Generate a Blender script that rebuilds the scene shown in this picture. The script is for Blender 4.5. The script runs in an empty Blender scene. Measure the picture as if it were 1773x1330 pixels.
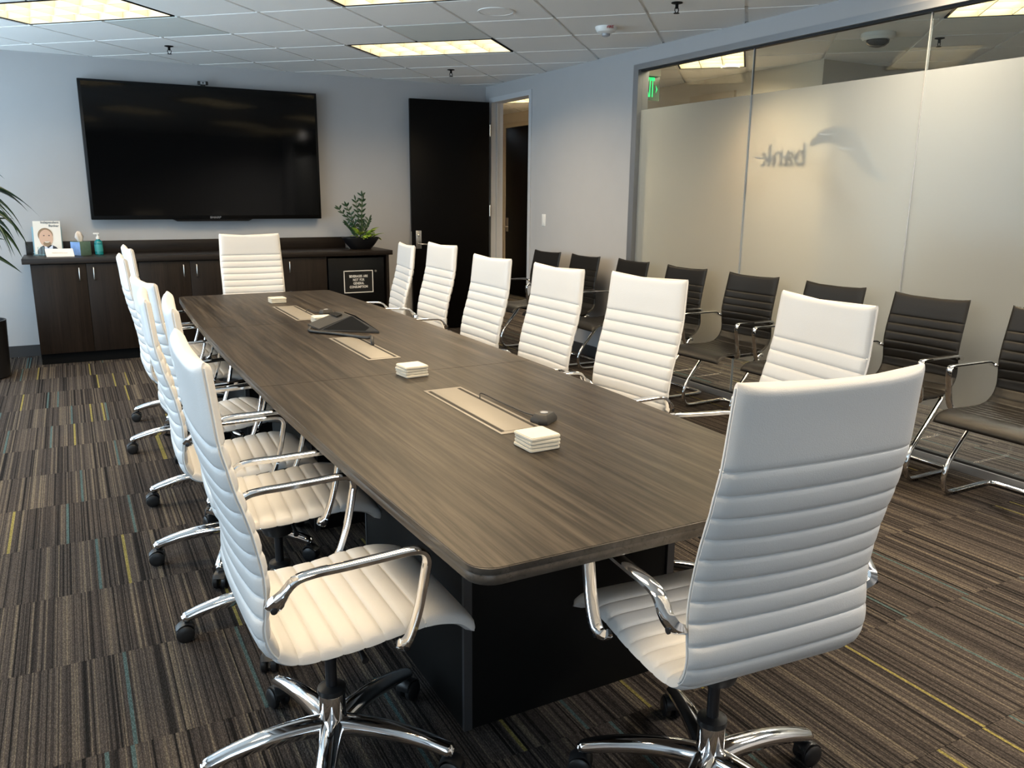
import bpy, bmesh, math, random
from mathutils import Vector, Matrix
random.seed(7)
D, C = bpy.data, bpy.context.scene.collection
PI = math.pi
R = math.radians

# ------------------------------------------------------------------ camera / world / exposure
CAM_H = 1.45
cam = D.cameras.new('camera'); cam_o = D.objects.new('camera', cam); C.objects.link(cam_o)
cam.sensor_fit = 'HORIZONTAL'; cam.sensor_width = 36.0
cam.lens = 1408.6 / 1773 * 36.0
cam.clip_start = 0.05
pitch, yaw, roll = .22852, .49449, -.00917
fw = Vector((math.sin(yaw) * math.cos(pitch), math.cos(yaw) * math.cos(pitch), -math.sin(pitch)))
rt = Vector((math.cos(yaw), -math.sin(yaw), 0)); dn = fw.cross(rt)
r2 = rt * math.cos(roll) + dn * math.sin(roll); d2 = -rt * math.sin(roll) + dn * math.cos(roll)
M = Matrix((r2, -d2, -fw)).transposed().to_4x4(); M.translation = (0, 0, CAM_H)
cam_o.matrix_world = M
sc = bpy.context.scene
sc.camera = cam_o
sc.view_settings.view_transform = 'Standard'
sc.view_settings.look = 'None'
sc.view_settings.gamma = 1.0
sc.view_settings.use_curve_mapping = False
sc.view_settings.exposure = 0.30
sc.cycles.use_denoising = True
sc.cycles.max_bounces = 10
sc.cycles.transparent_max_bounces = 16
sc.cycles.sample_clamp_indirect = 6.0
sc.cycles.caustics_reflective = False
sc.cycles.caustics_refractive = False

SKY_STRENGTH = 5.4
LAMP_W = 25.0
HALL_W = 25.0
w = D.worlds.new('sky'); sc.world = w; w.use_nodes = True
bg = w.node_tree.nodes['Background']
bg.inputs[0].default_value = (.66, .82, 1.0, 1); bg.inputs[1].default_value = SKY_STRENGTH

def portal(loc, rot, sx, sy):
    l = D.lights.new('window_portal', 'AREA'); l.shape = 'RECTANGLE'; l.size = sx; l.size_y = sy
    l.cycles.is_portal = True
    o = D.objects.new('window_portal', l); C.objects.link(o); o.location = loc; o.rotation_euler = rot
portal((-1.83, 2.6, 1.35), (0, -PI / 2, 0), 2.3, 1.6)
portal((-1.83, 6.2, 1.35), (0, -PI / 2, 0), 2.3, 4.0)
portal((-.9, -1.76, 1.35), (PI / 2, 0, 0), 1.2, 2.3)

# ------------------------------------------------------------------ helpers
def mesh_obj(name, verts, faces, mat, parent=None, smooth=None, loc=None, rotz=0):
    me = D.meshes.new(name)
    me.from_pydata([tuple(v) for v in verts], [], [tuple(f) for f in faces]); me.update()
    return link(name, me, mat, parent, smooth, loc, rotz)

def link(name, me, mat, parent=None, smooth=None, loc=None, rotz=0):
    if mat: me.materials.append(M_[mat] if isinstance(mat, str) else mat)
    if smooth is not None:
        me.polygons.foreach_set('use_smooth', [True] * len(me.polygons))
        if smooth < 180: me.set_sharp_from_angle(angle=R(smooth))
    o = D.objects.new(name, me); C.objects.link(o)
    if parent: o.parent = parent
    if loc: o.location = loc
    if rotz: o.rotation_euler = (0, 0, rotz)
    return o

def bm_obj(name, bm, mat, parent=None, smooth=None, loc=None, rotz=0):
    bmesh.ops.recalc_face_normals(bm, faces=bm.faces[:])
    me = D.meshes.new(name); bm.to_mesh(me); bm.free()
    return link(name, me, mat, parent, smooth, loc, rotz)

def tag(o, label=None, cat=None, group=None, kind=None):
    if label: o['label'] = label
    if cat: o['category'] = cat
    if group: o['group'] = group
    if kind: o['kind'] = kind
    return o

def thing(name, label, cat, loc=(0, 0, 0), rotz=0, group=None, kind=None):
    o = D.objects.new(name, None); C.objects.link(o); o.empty_display_size = .1
    o.location = loc; o.rotation_euler = (0, 0, rotz)
    return tag(o, label, cat, group, kind)

def struct(o, label=None):
    o['kind'] = 'structure'
    if label: o['label'] = label
    return o

def add_box(bm, x0, x1, y0, y1, z0, z1, bev=0, seg=2):
    vs = [bm.verts.new(p) for p in ((x0,y0,z0),(x1,y0,z0),(x1,y1,z0),(x0,y1,z0),(x0,y0,z1),(x1,y0,z1),(x1,y1,z1),(x0,y1,z1))]
    fs = [bm.faces.new([vs[i] for i in q]) for q in ((0,3,2,1),(4,5,6,7),(0,1,5,4),(1,2,6,5),(2,3,7,6),(3,0,4,7))]
    if bev:
        es = list({e for f in fs for e in f.edges})
        bmesh.ops.bevel(bm, geom=es, offset=bev, segments=seg, affect='EDGES', profile=.5)

def box(name, x0, x1, y0, y1, z0, z1, mat, parent=None, bev=0, seg=2, loc=None, rotz=0):
    bm = bmesh.new(); add_box(bm, x0, x1, y0, y1, z0, z1, bev, seg)
    return bm_obj(name, bm, mat, parent, 40 if bev else None, loc, rotz)

def boxes(name, lst, mat, parent=None):
    bm = bmesh.new()
    for b in lst: add_box(bm, *b)
    return bm_obj(name, bm, mat, parent)

def add_rings(bm, rings, cap=True, closed=False):
    vr = [[bm.verts.new(p) for p in r] for r in rings]
    n = len(vr[0])
    m = len(vr)
    for i in range(m if closed else m - 1):
        a, b = vr[i], vr[(i + 1) % m]
        for k in range(n):
            bm.faces.new((a[k], a[(k + 1) % n], b[(k + 1) % n], b[k]))
    if cap and not closed:
        bm.faces.new(vr[0][::-1]); bm.faces.new(vr[-1])

def add_lathe(bm, prof, seg=24, c=(0, 0, 0), axis='Z'):
    rings = []
    for r, h in prof:
        ring = []
        for k in range(seg):
            a = 2 * PI * k / seg
            p = (r * math.cos(a), r * math.sin(a), h)
            if axis == 'X': p = (h, r * math.cos(a), r * math.sin(a))
            if axis == 'Y': p = (r * math.sin(a), h, r * math.cos(a))
            ring.append((p[0] + c[0], p[1] + c[1], p[2] + c[2]))
        rings.append(ring)
    add_rings(bm, rings)

def lathe(name, prof, mat, parent=None, seg=24, c=(0, 0, 0), axis='Z', smooth=40, loc=None):
    bm = bmesh.new(); add_lathe(bm, prof, seg, c, axis)
    return bm_obj(name, bm, mat, parent, smooth, loc)

def crom(pts, n):
    pts = [Vector(p) for p in pts]
    P = [pts[0] * 2 - pts[1]] + pts + [pts[-1] * 2 - pts[-2]]
    out = []
    for i in range(1, len(P) - 2):
        p0, p1, p2, p3 = P[i - 1:i + 3]
        for k in range(n):
            t = k / n
            out.append(.5 * ((2 * p1) + (p2 - p0) * t + (2 * p0 - 5 * p1 + 4 * p2 - p3) * t * t + (3 * p1 - p0 - 3 * p2 + p3) * t ** 3))
    out.append(pts[-1])
    return out

def add_tube(bm, path, rad, seg=10, side=None, sec=None):
    """sweep; sec(i)->list of (a,b) pairs in (side, normal) frame, else a circle of radius rad (number or list)."""
    path = [Vector(p) for p in path]; n = len(path); rings = []
    prev = None
    for i, p in enumerate(path):
        t = (path[min(i + 1, n - 1)] - path[max(i - 1, 0)]).normalized()
        if side is not None:
            s = Vector(side); s = (s - t * s.dot(t)).normalized()
        elif prev is None:
            s = t.orthogonal().normalized()
        else:
            s = (prev - t * prev.dot(t)).normalized()
        prev = s; b = t.cross(s)
        if sec:
            rings.append([p + s * u + b * v for u, v in sec(i)])
        else:
            r = rad[i] if isinstance(rad, (list, tuple)) else rad
            rings.append([p + (s * math.cos(2 * PI * k / seg) + b * math.sin(2 * PI * k / seg)) * r for k in range(seg)])
    add_rings(bm, rings)

def tube(name, path, rad, mat, parent=None, seg=10, side=None, sec=None, smooth=50, loc=None):
    bm = bmesh.new(); add_tube(bm, path, rad, seg, side, sec)
    return bm_obj(name, bm, mat, parent, smooth, loc)

def add_prism(bm, poly, z0, z1, bev=0):
    lo = [bm.verts.new((x, y, z0)) for x, y in poly]; hi = [bm.verts.new((x, y, z1)) for x, y in poly]
    n = len(poly)
    f0 = bm.faces.new(lo[::-1]); f1 = bm.faces.new(hi)
    for k in range(n): bm.faces.new((lo[k], lo[(k + 1) % n], hi[(k + 1) % n], hi[k]))
    if bev:
        es = [e for e in list(f1.edges) + list(f0.edges)]
        bmesh.ops.bevel(bm, geom=es, offset=bev, segments=2, affect='EDGES')

def prism(name, poly, z0, z1, mat, parent=None, bev=0, smooth=None, loc=None, rotz=0):
    bm = bmesh.new(); add_prism(bm, poly, z0, z1, bev)
    return bm_obj(name, bm, mat, parent, smooth, loc, rotz)

def round_rect(w_, h_, r, n=4, cx=0, cy=0):
    out = []
    for sx, sy, a0 in ((1, 1, 0), (-1, 1, 90), (-1, -1, 180), (1, -1, 270)):
        for k in range(n + 1):
            a = R(a0 + 90 * k / n)
            out.append((cx + sx * (w_ / 2 - r) + r * math.cos(a), cy + sy * (h_ / 2 - r) + r * math.sin(a)))
    return out

def text_mesh(name, body, size, mat, parent=None, align='CENTER', ext=.0005, bold=0.0, M4=None, xs=1.0):
    cu = D.curves.new(name, 'FONT'); cu.body = body; cu.size = size; cu.align_x = align; cu.align_y = 'CENTER'
    cu.extrude = ext; cu.offset = bold; cu.resolution_u = 3; cu.space_line = 1.05; cu.space_word = 1.5
    o = D.objects.new(name, cu); C.objects.link(o)
    dg = bpy.context.evaluated_depsgraph_get(); dg.update()
    me = D.meshes.new_from_object(o.evaluated_get(dg)); me.name = name
    D.objects.remove(o); D.curves.remove(cu)
    me.transform(Matrix.Scale(xs, 4, (1, 0, 0)))
    if M4 is not None: me.transform(M4)
    me.materials.clear()
    return link(name, me, mat, parent)

def frame_mat(origin, xdir, ydir):
    x = Vector(xdir).normalized(); y = Vector(ydir).normalized(); z = x.cross(y)
    m = Matrix((x, y, z)).transposed().to_4x4(); m.translation = origin
    return m

def copy_tree(o, parent=None):
    c = o.copy(); C.objects.link(c); c.parent = parent
    for ch in list(o.children): copy_tree(ch, c)
    return c

# ------------------------------------------------------------------ materials
M_ = {}
def nm(name):
    m = D.materials.new(name); m.use_nodes = True; M_[name] = m
    nt = m.node_tree; return m, nt, nt.nodes, nt.links, nt.nodes['Principled BSDF']

def plain(name, col, rough=.5, metal=0, spec=.5, bump=0, bscale=200, coat=0, emit=None, estr=0, vary=0, vscale=6):
    m, nt, N, L, b = nm(name)
    b.inputs['Base Color'].default_value = (*col, 1); b.inputs['Roughness'].default_value = rough
    b.inputs['Metallic'].default_value = metal; b.inputs['Specular IOR Level'].default_value = spec
    if coat: b.inputs['Coat Weight'].default_value = coat; b.inputs['Coat Roughness'].default_value = .05
    tc = N.new('ShaderNodeTexCoord')
    if bump:
        n = N.new('ShaderNodeTexNoise'); n.inputs['Scale'].default_value = bscale; n.inputs['Detail'].default_value = 3
        L.new(tc.outputs['Object'], n.inputs['Vector'])
        bp = N.new('ShaderNodeBump'); bp.inputs['Strength'].default_value = bump; bp.inputs['Distance'].default_value = .002
        L.new(n.outputs['Fac'], bp.inputs['Height']); L.new(bp.outputs['Normal'], b.inputs['Normal'])
    n2 = N.new('ShaderNodeTexNoise'); n2.inputs['Scale'].default_value = vscale; n2.inputs['Detail'].default_value = 4
    L.new(tc.outputs['Object'], n2.inputs['Vector'])
    hv = N.new('ShaderNodeHueSaturation'); hv.inputs['Color'].default_value = (*col, 1)
    mp = N.new('ShaderNodeMapRange'); mp.inputs['To Min'].default_value = 1 - (vary or .03); mp.inputs['To Max'].default_value = 1 + (vary or .03)
    L.new(n2.outputs['Fac'], mp.inputs['Value']); L.new(mp.outputs['Result'], hv.inputs['Value'])
    L.new(hv.outputs['Color'], b.inputs['Base Color'])
    if emit: b.inputs['Emission Color'].default_value = (*emit, 1); b.inputs['Emission Strength'].default_value = estr
    return m

def wood(name, c0, c1, c2, axis='Y', sc_=1.0, rough=.35, spec=.5, contrast=(.3, .7), streak=(.34, .46, .8)):
    m, nt, N, L, b = nm(name)
    tc = N.new('ShaderNodeTexCoord'); mp = N.new('ShaderNodeMapping')
    s = {'Y': (15, .42, 15), 'X': (.42, 15, 15), 'Z': (15, 15, .42)}[axis]
    mp.inputs['Scale'].default_value = tuple(v * sc_ for v in s)
    L.new(tc.outputs['Object'], mp.inputs['Vector'])
    n1 = N.new('ShaderNodeTexNoise'); n1.inputs['Scale'].default_value = 1.0; n1.inputs['Detail'].default_value = 6; n1.inputs['Roughness'].default_value = .65
    n1.inputs['Distortion'].default_value = .6
    L.new(mp.outputs[0], n1.inputs['Vector'])
    n2 = N.new('ShaderNodeTexNoise'); n2.inputs['Scale'].default_value = 5.0; n2.inputs['Detail'].default_value = 5; n2.inputs['Roughness'].default_value = .7
    L.new(mp.outputs[0], n2.inputs['Vector'])
    r1 = N.new('ShaderNodeValToRGB'); e = r1.color_ramp.elements
    e[0].position, e[0].color = contrast[0], (*c0, 1); e[1].position, e[1].color = contrast[1], (*c2, 1)
    k = r1.color_ramp.elements.new(.5); k.color = (*c1, 1)
    L.new(n1.outputs['Fac'], r1.inputs['Fac'])
    r2_ = N.new('ShaderNodeValToRGB'); e = r2_.color_ramp.elements
    e[0].position, e[0].color = streak[0], (.30, .27, .24, 1); e[1].position, e[1].color = streak[1], (1, 1, 1, 1)
    L.new(n2.outputs['Fac'], r2_.inputs['Fac'])
    mx = N.new('ShaderNodeMix'); mx.data_type = 'RGBA'; mx.blend_type = 'MULTIPLY'; mx.inputs[0].default_value = streak[2]
    L.new(r1.outputs[0], mx.inputs[6]); L.new(r2_.outputs[0], mx.inputs[7])
    L.new(mx.outputs[2], b.inputs['Base Color'])
    b.inputs['Roughness'].default_value = rough; b.inputs['Specular IOR Level'].default_value = spec
    bp = N.new('ShaderNodeBump'); bp.inputs['Strength'].default_value = .08; bp.inputs['Distance'].default_value = .001
    L.new(n2.outputs['Fac'], bp.inputs['Height']); L.new(bp.outputs['Normal'], b.inputs['Normal'])
    return m

def carpet(name, tx, ty, gain=1.0):
    """striped loop-pile carpet tile: stripes run along Y, a fresh pattern for every tile."""
    m, nt, N, L, b = nm(name)
    tc = N.new('ShaderNodeTexCoord'); sx = N.new('ShaderNodeSeparateXYZ'); L.new(tc.outputs['Object'], sx.inputs[0])
    oi = N.new('ShaderNodeObjectInfo')
    def math_(op, a, b_=None, c_=None):
        n = N.new('ShaderNodeMath'); n.operation = op
        for i, v in enumerate((a, b_, c_)):
            if v is None: continue
            if isinstance(v, (int, float)): n.inputs[i].default_value = v
            else: L.new(v, n.inputs[i])
        return n.outputs[0]
    ixv = math_('FLOOR', math_('ADD', math_('DIVIDE', sx.outputs[0], tx), .5)); iyv = math_('FLOOR', math_('ADD', math_('DIVIDE', sx.outputs[1], ty), .5))
    seed = math_('ADD', math_('MULTIPLY', oi.outputs['Random'], 913.7), math_('ADD', math_('MULTIPLY', ixv, 7.31), math_('MULTIPLY', iyv, 13.77)))
    nz = N.new('ShaderNodeTexNoise'); nz.inputs['Scale'].default_value = 60; L.new(tc.outputs['Object'], nz.inputs['Vector'])
    x = math_('ADD', sx.outputs[0], math_('MULTIPLY', math_('SUBTRACT', nz.outputs['Fac'], .5), .0012))
    def wn(width, off):
        cell = math_('FLOOR', math_('DIVIDE', x, width))
        n = N.new('ShaderNodeTexWhiteNoise'); n.noise_dimensions = '2D'
        cb = N.new('ShaderNodeCombineXYZ'); L.new(cell, cb.inputs[0]); L.new(math_('ADD', seed, off), cb.inputs[1])
        L.new(cb.outputs[0], n.inputs['Vector'])
        return n.outputs['Value']
    fine, mid, wide, acc, acc2 = wn(.0042, 0), wn(.0088, 41.3), wn(.030, 87.1), wn(.0105, 133.9), wn(.0105, 211.3)
    mixv = math_('ADD', math_('ADD', math_('MULTIPLY', fine, .46), math_('MULTIPLY', mid, .38)), math_('MULTIPLY', wide, .16))
    r = N.new('ShaderNodeValToRGB'); e = r.color_ramp.elements
    e[0].position, e[0].color = .20, (.014 * gain, .012 * gain, .0115 * gain, 1)
    e[1].position, e[1].color = .84, (.215 * gain, .18 * gain, .135 * gain, 1)
    for p, c in ((.34, (.048, .040, .037)), (.50, (.086, .072, .065)), (.66, (.115, .096, .084))):
        k = r.color_ramp.elements.new(p); k.color = (*[v * gain for v in c], 1)
    L.new(mixv, r.inputs['Fac'])
    def over(col_socket, mask, col):
        mx = N.new('ShaderNodeMix'); mx.data_type = 'RGBA'; L.new(mask, mx.inputs[0]); L.new(col_socket, mx.inputs[6])
        mx.inputs[7].default_value = (*col, 1); return mx.outputs[2]
    col = over(r.outputs[0], math_('GREATER_THAN', acc, .986), (.27, .23, .075))
    col = over(col, math_('GREATER_THAN', acc2, .987), (.075, .12, .122))
    pile = N.new('ShaderNodeTexVoronoi'); pile.inputs['Scale'].default_value = 260
    mp = N.new('ShaderNodeMapping'); mp.inputs['Scale'].default_value = (1, .55, 1); L.new(tc.outputs['Object'], mp.inputs['Vector']); L.new(mp.outputs[0], pile.inputs['Vector'])
    mr = N.new('ShaderNodeMapRange'); mr.inputs['From Max'].default_value = .6; mr.inputs['To Min'].default_value = 1.25; mr.inputs['To Max'].default_value = .55
    L.new(pile.outputs['Distance'], mr.inputs['Value'])
    hv = N.new('ShaderNodeHueSaturation'); L.new(col, hv.inputs['Color']); L.new(mr.outputs[0], hv.inputs['Value'])
    L.new(hv.outputs[0], b.inputs['Base Color'])
    b.inputs['Roughness'].default_value = .95; b.inputs['Specular IOR Level'].default_value = .1
    bp = N.new('ShaderNodeBump'); bp.inputs['Strength'].default_value = .6; bp.inputs['Distance'].default_value = .003; bp.invert = True
    L.new(pile.outputs['Distance'], bp.inputs['Height']); L.new(bp.outputs['Normal'], b.inputs['Normal'])
    return m

def glass_clear(name, tint=(.93, .96, .95), fres=1.5):
    m, nt, N, L, b = nm(name); N.remove(b)
    out = N['Material Output']
    tr = N.new('ShaderNodeBsdfTransparent'); tr.inputs[0].default_value = (*tint, 1)
    gl = N.new('ShaderNodeBsdfGlossy'); gl.inputs['Roughness'].default_value = .0
    ge = N.new('ShaderNodeNewGeometry'); dt = N.new('ShaderNodeVectorMath'); dt.operation = 'DOT_PRODUCT'
    L.new(ge.outputs['Normal'], dt.inputs[0]); L.new(ge.outputs['Incoming'], dt.inputs[1])
    def mth(op, a, b_=None):
        n = N.new('ShaderNodeMath'); n.operation = op
        for q, v in enumerate((a, b_)):
            if v is None: continue
            if isinstance(v, (int, float)): n.inputs[q].default_value = v
            else: L.new(v, n.inputs[q])
        return n.outputs[0]
    pw = mth('POWER', mth('SUBTRACT', 1.0, mth('ABSOLUTE', dt.outputs['Value'])), 5.0)
    fac = mth('ADD', mth('MULTIPLY', pw, .957), .043)      # Schlick reflectance, the same from both faces
    mx = N.new('ShaderNodeMixShader'); L.new(fac, mx.inputs[0]); L.new(tr.outputs[0], mx.inputs[1]); L.new(gl.outputs[0], mx.inputs[2])
    L.new(mx.outputs[0], out.inputs[0]); return m

def frosted(name):
    m, nt, N, L, b = nm(name); N.remove(b)
    out = N['Material Output']
    tc = N.new('ShaderNodeTexCoord'); nz = N.new('ShaderNodeTexNoise'); nz.inputs['Scale'].default_value = 900
    L.new(tc.outputs['Object'], nz.inputs['Vector'])
    cr = N.new('ShaderNodeValToRGB'); cr.color_ramp.elements[0].color = (.50, .515, .515, 1); cr.color_ramp.elements[1].color = (.55, .56, .555, 1)
    L.new(nz.outputs['Fac'], cr.inputs[0])
    rf = N.new('ShaderNodeBsdfRefraction'); rf.inputs['IOR'].default_value = 1.07; rf.inputs['Roughness'].default_value = .68; rf.inputs[0].default_value = (.92, .92, .90, 1)
    df = N.new('ShaderNodeBsdfDiffuse'); L.new(cr.outputs[0], df.inputs[0])
    tl = N.new('ShaderNodeBsdfTranslucent'); L.new(cr.outputs[0], tl.inputs[0])
    a = N.new('ShaderNodeMixShader'); a.inputs[0].default_value = .34; L.new(df.outputs[0], a.inputs[1]); L.new(tl.outputs[0], a.inputs[2])
    c = N.new('ShaderNodeMixShader'); c.inputs[0].default_value = .58; L.new(a.outputs[0], c.inputs[1]); L.new(rf.outputs[0], c.inputs[2])
    L.new(c.outputs[0], out.inputs[0]); return m

plain('wall_paint', (.43, .428, .436), .75, bump=.15, bscale=350)
plain('hall_paint', (.62, .56, .47), .75, bump=.15, bscale=350)
plain('ceiling_tile', (.90, .895, .88), .9, bump=.6, bscale=500, vary=.05, vscale=160)
plain('vent_panel', (.72, .75, .73), .6, bump=.2, bscale=700)
plain('ceiling_grid', (.84, .84, .83), .5)
plain('deck', (.2, .2, .2), .9)
plain('baseboard', (.035, .035, .037), .5)
plain('alu', (.36, .37, .39), .38, metal=.75)
plain('frame_paint', (.52, .53, .55), .45)
plain('hall_frame', (.55, .47, .36), .4)
plain('gasket', (.006, .006, .006), .6)
plain('white_plastic', (.82, .82, .80), .35)
plain('black_plastic', (.010, .010, .011), .42, bump=.1, bscale=900)
plain('black_satin', (.004, .004, .004), .6, spec=.12)
plain('dark_metal', (.05, .05, .055), .35, metal=.8)
plain('chrome', (.82, .82, .83), .07, metal=1)
plain('satin_steel', (.62, .60, .56), .28, metal=1)
plain('brass_steel', (.70, .62, .50), .3, metal=1)
plain('white_leather', (.615, .612, .61), .42, spec=.45, bump=.25, bscale=420, vary=.012)
plain('white_thread', (.74, .73, .71), .6)
plain('black_leather', (.009, .0078, .0066), .42, spec=.3, bump=.3, bscale=420)
plain('tv_body', (.002, .002, .0022), .3, spec=.25)
plain('tv_screen', (.0008, .0008, .0009), .06, spec=.2)
plain('grey_print', (.20, .20, .21), .5)
plain('door_dark', (.0025, .002, .0018), .4, spec=.10, vary=.2, vscale=3)
plain('fridge', (.003, .003, .0033), .3, spec=.2)
plain('sign_black', (.006, .006, .006), .4)
plain('sign_white', (.72, .70, .66), .5)
plain('metal_plate', (.21, .19, .16), .45)
plain('slot_dark', (.014, .011, .008), .8)
plain('coaster', (.62, .59, .51), .6, bump=.3, bscale=300, vary=.06, vscale=40)
plain('phone_shell', (.036, .034, .032), .5, spec=.3)
plain('phone_dark', (.006, .0055, .005), .6, spec=.15)
plain('cable_black', (.008, .008, .008), .5)
plain('mag_paper', (.78, .72, .64), .4)
plain('mag_skin', (.60, .38, .27), .5)
plain('mag_hair', (.26, .17, .10), .6)
plain('mag_suit', (.02, .022, .035), .6)
plain('mag_shirt', (.66, .70, .80), .6)
plain('mag_ink', (.10, .13, .16), .6)
plain('acrylic_blue', (.25, .42, .50), .15)
plain('card_white', (.86, .82, .78), .5)
plain('tissue_blue', (.20, .33, .62), .5, vary=.35, vscale=40)
plain('tissue_green', (.10, .17, .13), .5, vary=.2, vscale=40)
plain('tissue_paper', (.86, .80, .76), .8)
plain('soap_teal', (.01, .22, .24), .12, spec=.6)
plain('soap_label', (.05, .35, .36), .4)
plain('pot_black', (.006, .006, .007), .35)
plain('soil', (.10, .075, .045), .95, bump=1, bscale=60, vary=.4, vscale=60)
plain('leaf_dark', (.011, .033, .009), .35, vary=.35, vscale=14)
plain('leaf_zz', (.012, .045, .016), .3, vary=.3, vscale=20)
plain('leaf_lime', (.36, .47, .06), .4, vary=.3, vscale=20)
plain('stem_brown', (.07, .05, .025), .7)
plain('stem_green', (.04, .07, .02), .5)
plain('red_print', (.35, .03, .03), .5)
plain('lens_grey', (.35, .36, .38), .2)
plain('dome_dark', (.03, .03, .03), .08)
plain('louver', (.80, .74, .60), .25, metal=.25)
plain('logo_blue', (.012, .05, .10), .5)
plain('logo_grey', (.06, .075, .10), .5)
plain('curtain', (.75, .75, .73), .9)
plain('plinth_black', (.004, .004, .004), .5, spec=.15)
plain('plinth_trim', (.07, .07, .075), .4, metal=.5)
plain('exit_clear', (.06, .10, .07), .2)
plain('exit_green', (.0, .55, .12), .4, emit=(.0, 1.0, .22), estr=1.1)
plain('lamp_glow', (.9, .85, .7), .5, emit=(1.0, .88, .68), estr=3.2)
plain('lamp_glow_hall', (.9, .85, .7), .5, emit=(1.0, .86, .56), estr=5.0)
wood('table_wood', (.026, .020, .0148), (.045, .0355, .0265), (.068, .054, .041), 'Y', 1.0, .42, .26, (.36, .62), (.40, .60, 1.0))
wood('edge_wood', (.035, .028, .022), (.055, .045, .036), (.08, .066, .054), 'Y', 1.3, .45)
wood('espresso', (.008, .005, .0035), (.013, .0085, .006), (.019, .0125, .009), 'Z', 2.0, .45, .2)
wood('espresso_top', (.009, .0062, .0048), (.015, .0105, .008), (.023, .0165, .0125), 'X', 2.0, .40, .28)
glass_clear('glass_pane')
frosted('frosted_film')
TX, TY = .5, .51
carpet('carpet_tile', 1.0e3, 1.0e3, .76)
carpet('carpet_hall', TX, TY, 1.0)

# ------------------------------------------------------------------ room shell
CEIL = 2.587
YB, XR, XL, YN = 8.36, 4.15, -1.75, -1.68     # far wall, glass wall, window walls
# floor and its carpet tiles
floor = struct(box('floor', XL, XR + .02, YN, YB, -.08, -.006, 'slot_dark'), 'striped brown carpet tile floor of the meeting room')
tile_me = None
y0 = 2.16 - TY * 8
iy = 0
yy = y0
while yy < YB:
    xx = XL + (.0 if iy % 2 else -.25)
    while xx < XR + .02:
        ax, bx = max(xx, XL), min(xx + TX, XR + .02); ay, by = max(yy, YN), min(yy + TY, YB)
        if bx - ax > .02 and by - ay > .02:
            full = abs(bx - ax - TX) < 1e-6 and abs(by - ay - TY) < 1e-6
            if full and tile_me:
                o = D.objects.new('carpet_tile', tile_me); C.objects.link(o)
            else:
                hx, hy = (bx - ax) / 2 - .0006, (by - ay) / 2 - .0006
                o = box('carpet_tile', -hx, hx, -hy, hy, -.006, 0, 'carpet_tile')
                if full: tile_me = o.data
            o.parent = floor; o.location = ((ax + bx) / 2, (ay + by) / 2, 0)
        xx += TX
    yy += TY; iy += 1
hall_floor = struct(box('floor_hall', XR + .02, 8.6, -1.6, 12.4, -.08, -.004, 'carpet_hall'), 'striped carpet of the corridor beyond the glass')

# walls
struct(box('wall_far', XL - .12, XR + .12, YB, YB + .12, 0, CEIL + .06, 'wall_paint'), 'pale grey wall behind the television')
DO0, DO1, DTOP = 7.38, 8.20, 2.41      # door opening in the right wall
GL0, GL1, GTOP = -.70, 5.67, 2.475     # glazed opening
struct(boxes('wall_right', [
    (XR, XR + .12, GL1, DO0 - .05, 0, CEIL + .06),
    (XR, XR + .12, DO1 + .05, YB, 0, CEIL + .06),
    (XR, XR + .12, DO0 - .05, DO1 + .05, DTOP + .05, CEIL + .06),
    (XR, XR + .12, GL0, GL1, GTOP, CEIL + .06),
    (XR, XR + .12, YN - .12, GL0, 0, CEIL + .06)], 'wall_paint'), 'pale grey wall between the door and the glass partition')
# left wall with two windows, near wall with one
WZ0, WZ1 = .20, 2.50
wl = [(1.8, 3.4), (4.2, 8.2)]
pieces = [(XL - .12, XL, YN, YB, 0, WZ0), (XL - .12, XL, YN, YB, WZ1, CEIL + .06)]
edges = [YN - .12] + [v for p in wl for v in p] + [YB]
for k in range(0, len(edges), 2): pieces.append((XL - .12, XL, edges[k], edges[k + 1], WZ0, WZ1))
struct(boxes('wall_left', pieces, 'wall_paint'), 'window wall along the left side of the room')
nx0, nx1 = -1.5, -.3
struct(boxes('wall_near', [(XL, XR + .12, YN - .12, YN, 0, WZ0), (XL, XR + .12, YN - .12, YN, WZ1, CEIL + .06),
                           (XL, nx0, YN - .12, YN, WZ0, WZ1), (nx1, XR + .12, YN - .12, YN, WZ0, WZ1)], 'wall_paint'), 'wall with a window behind the viewer')
def window(n, horiz, a, b, label):
    w_ = thing('window_%d' % n, label, None, kind='structure')
    def bxx(nm_, u0, u1, v0, v1, z0, z1, mat):
        if horiz: return box(nm_, u0, u1, v0, v1, z0, z1, mat, w_)
        return box(nm_, v0, v1, u0, u1, z0, z1, mat, w_)
    base = (YN - .09) if horiz else (XL - .09)
    nmul = 3
    for k in range(nmul + 1):
        c_ = a + (b - a) * k / nmul
        bxx('mullion', max(c_ - .025, a), min(c_ + .025, b), base, base + .05, WZ0, WZ1, 'alu')
    bxx('sill_rail', a, b, base, base + .05, WZ0, WZ0 + .05, 'alu'); bxx('head_rail', a, b, base, base + .05, WZ1 - .05, WZ1, 'alu')
    for k in range(nmul):
        bxx('pane', a + (b - a) * k / nmul + .02, a + (b - a) * (k + 1) / nmul - .02, base + .022, base + .028, WZ0 + .04, WZ1 - .04, 'glass_pane')
window(2, False, *wl[0], 'window in the left wall beside the table')
window(3, False, *wl[1], 'window in the left wall near the cabinets')
window(4, True, nx0, nx1, 'window behind the viewer')

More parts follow.
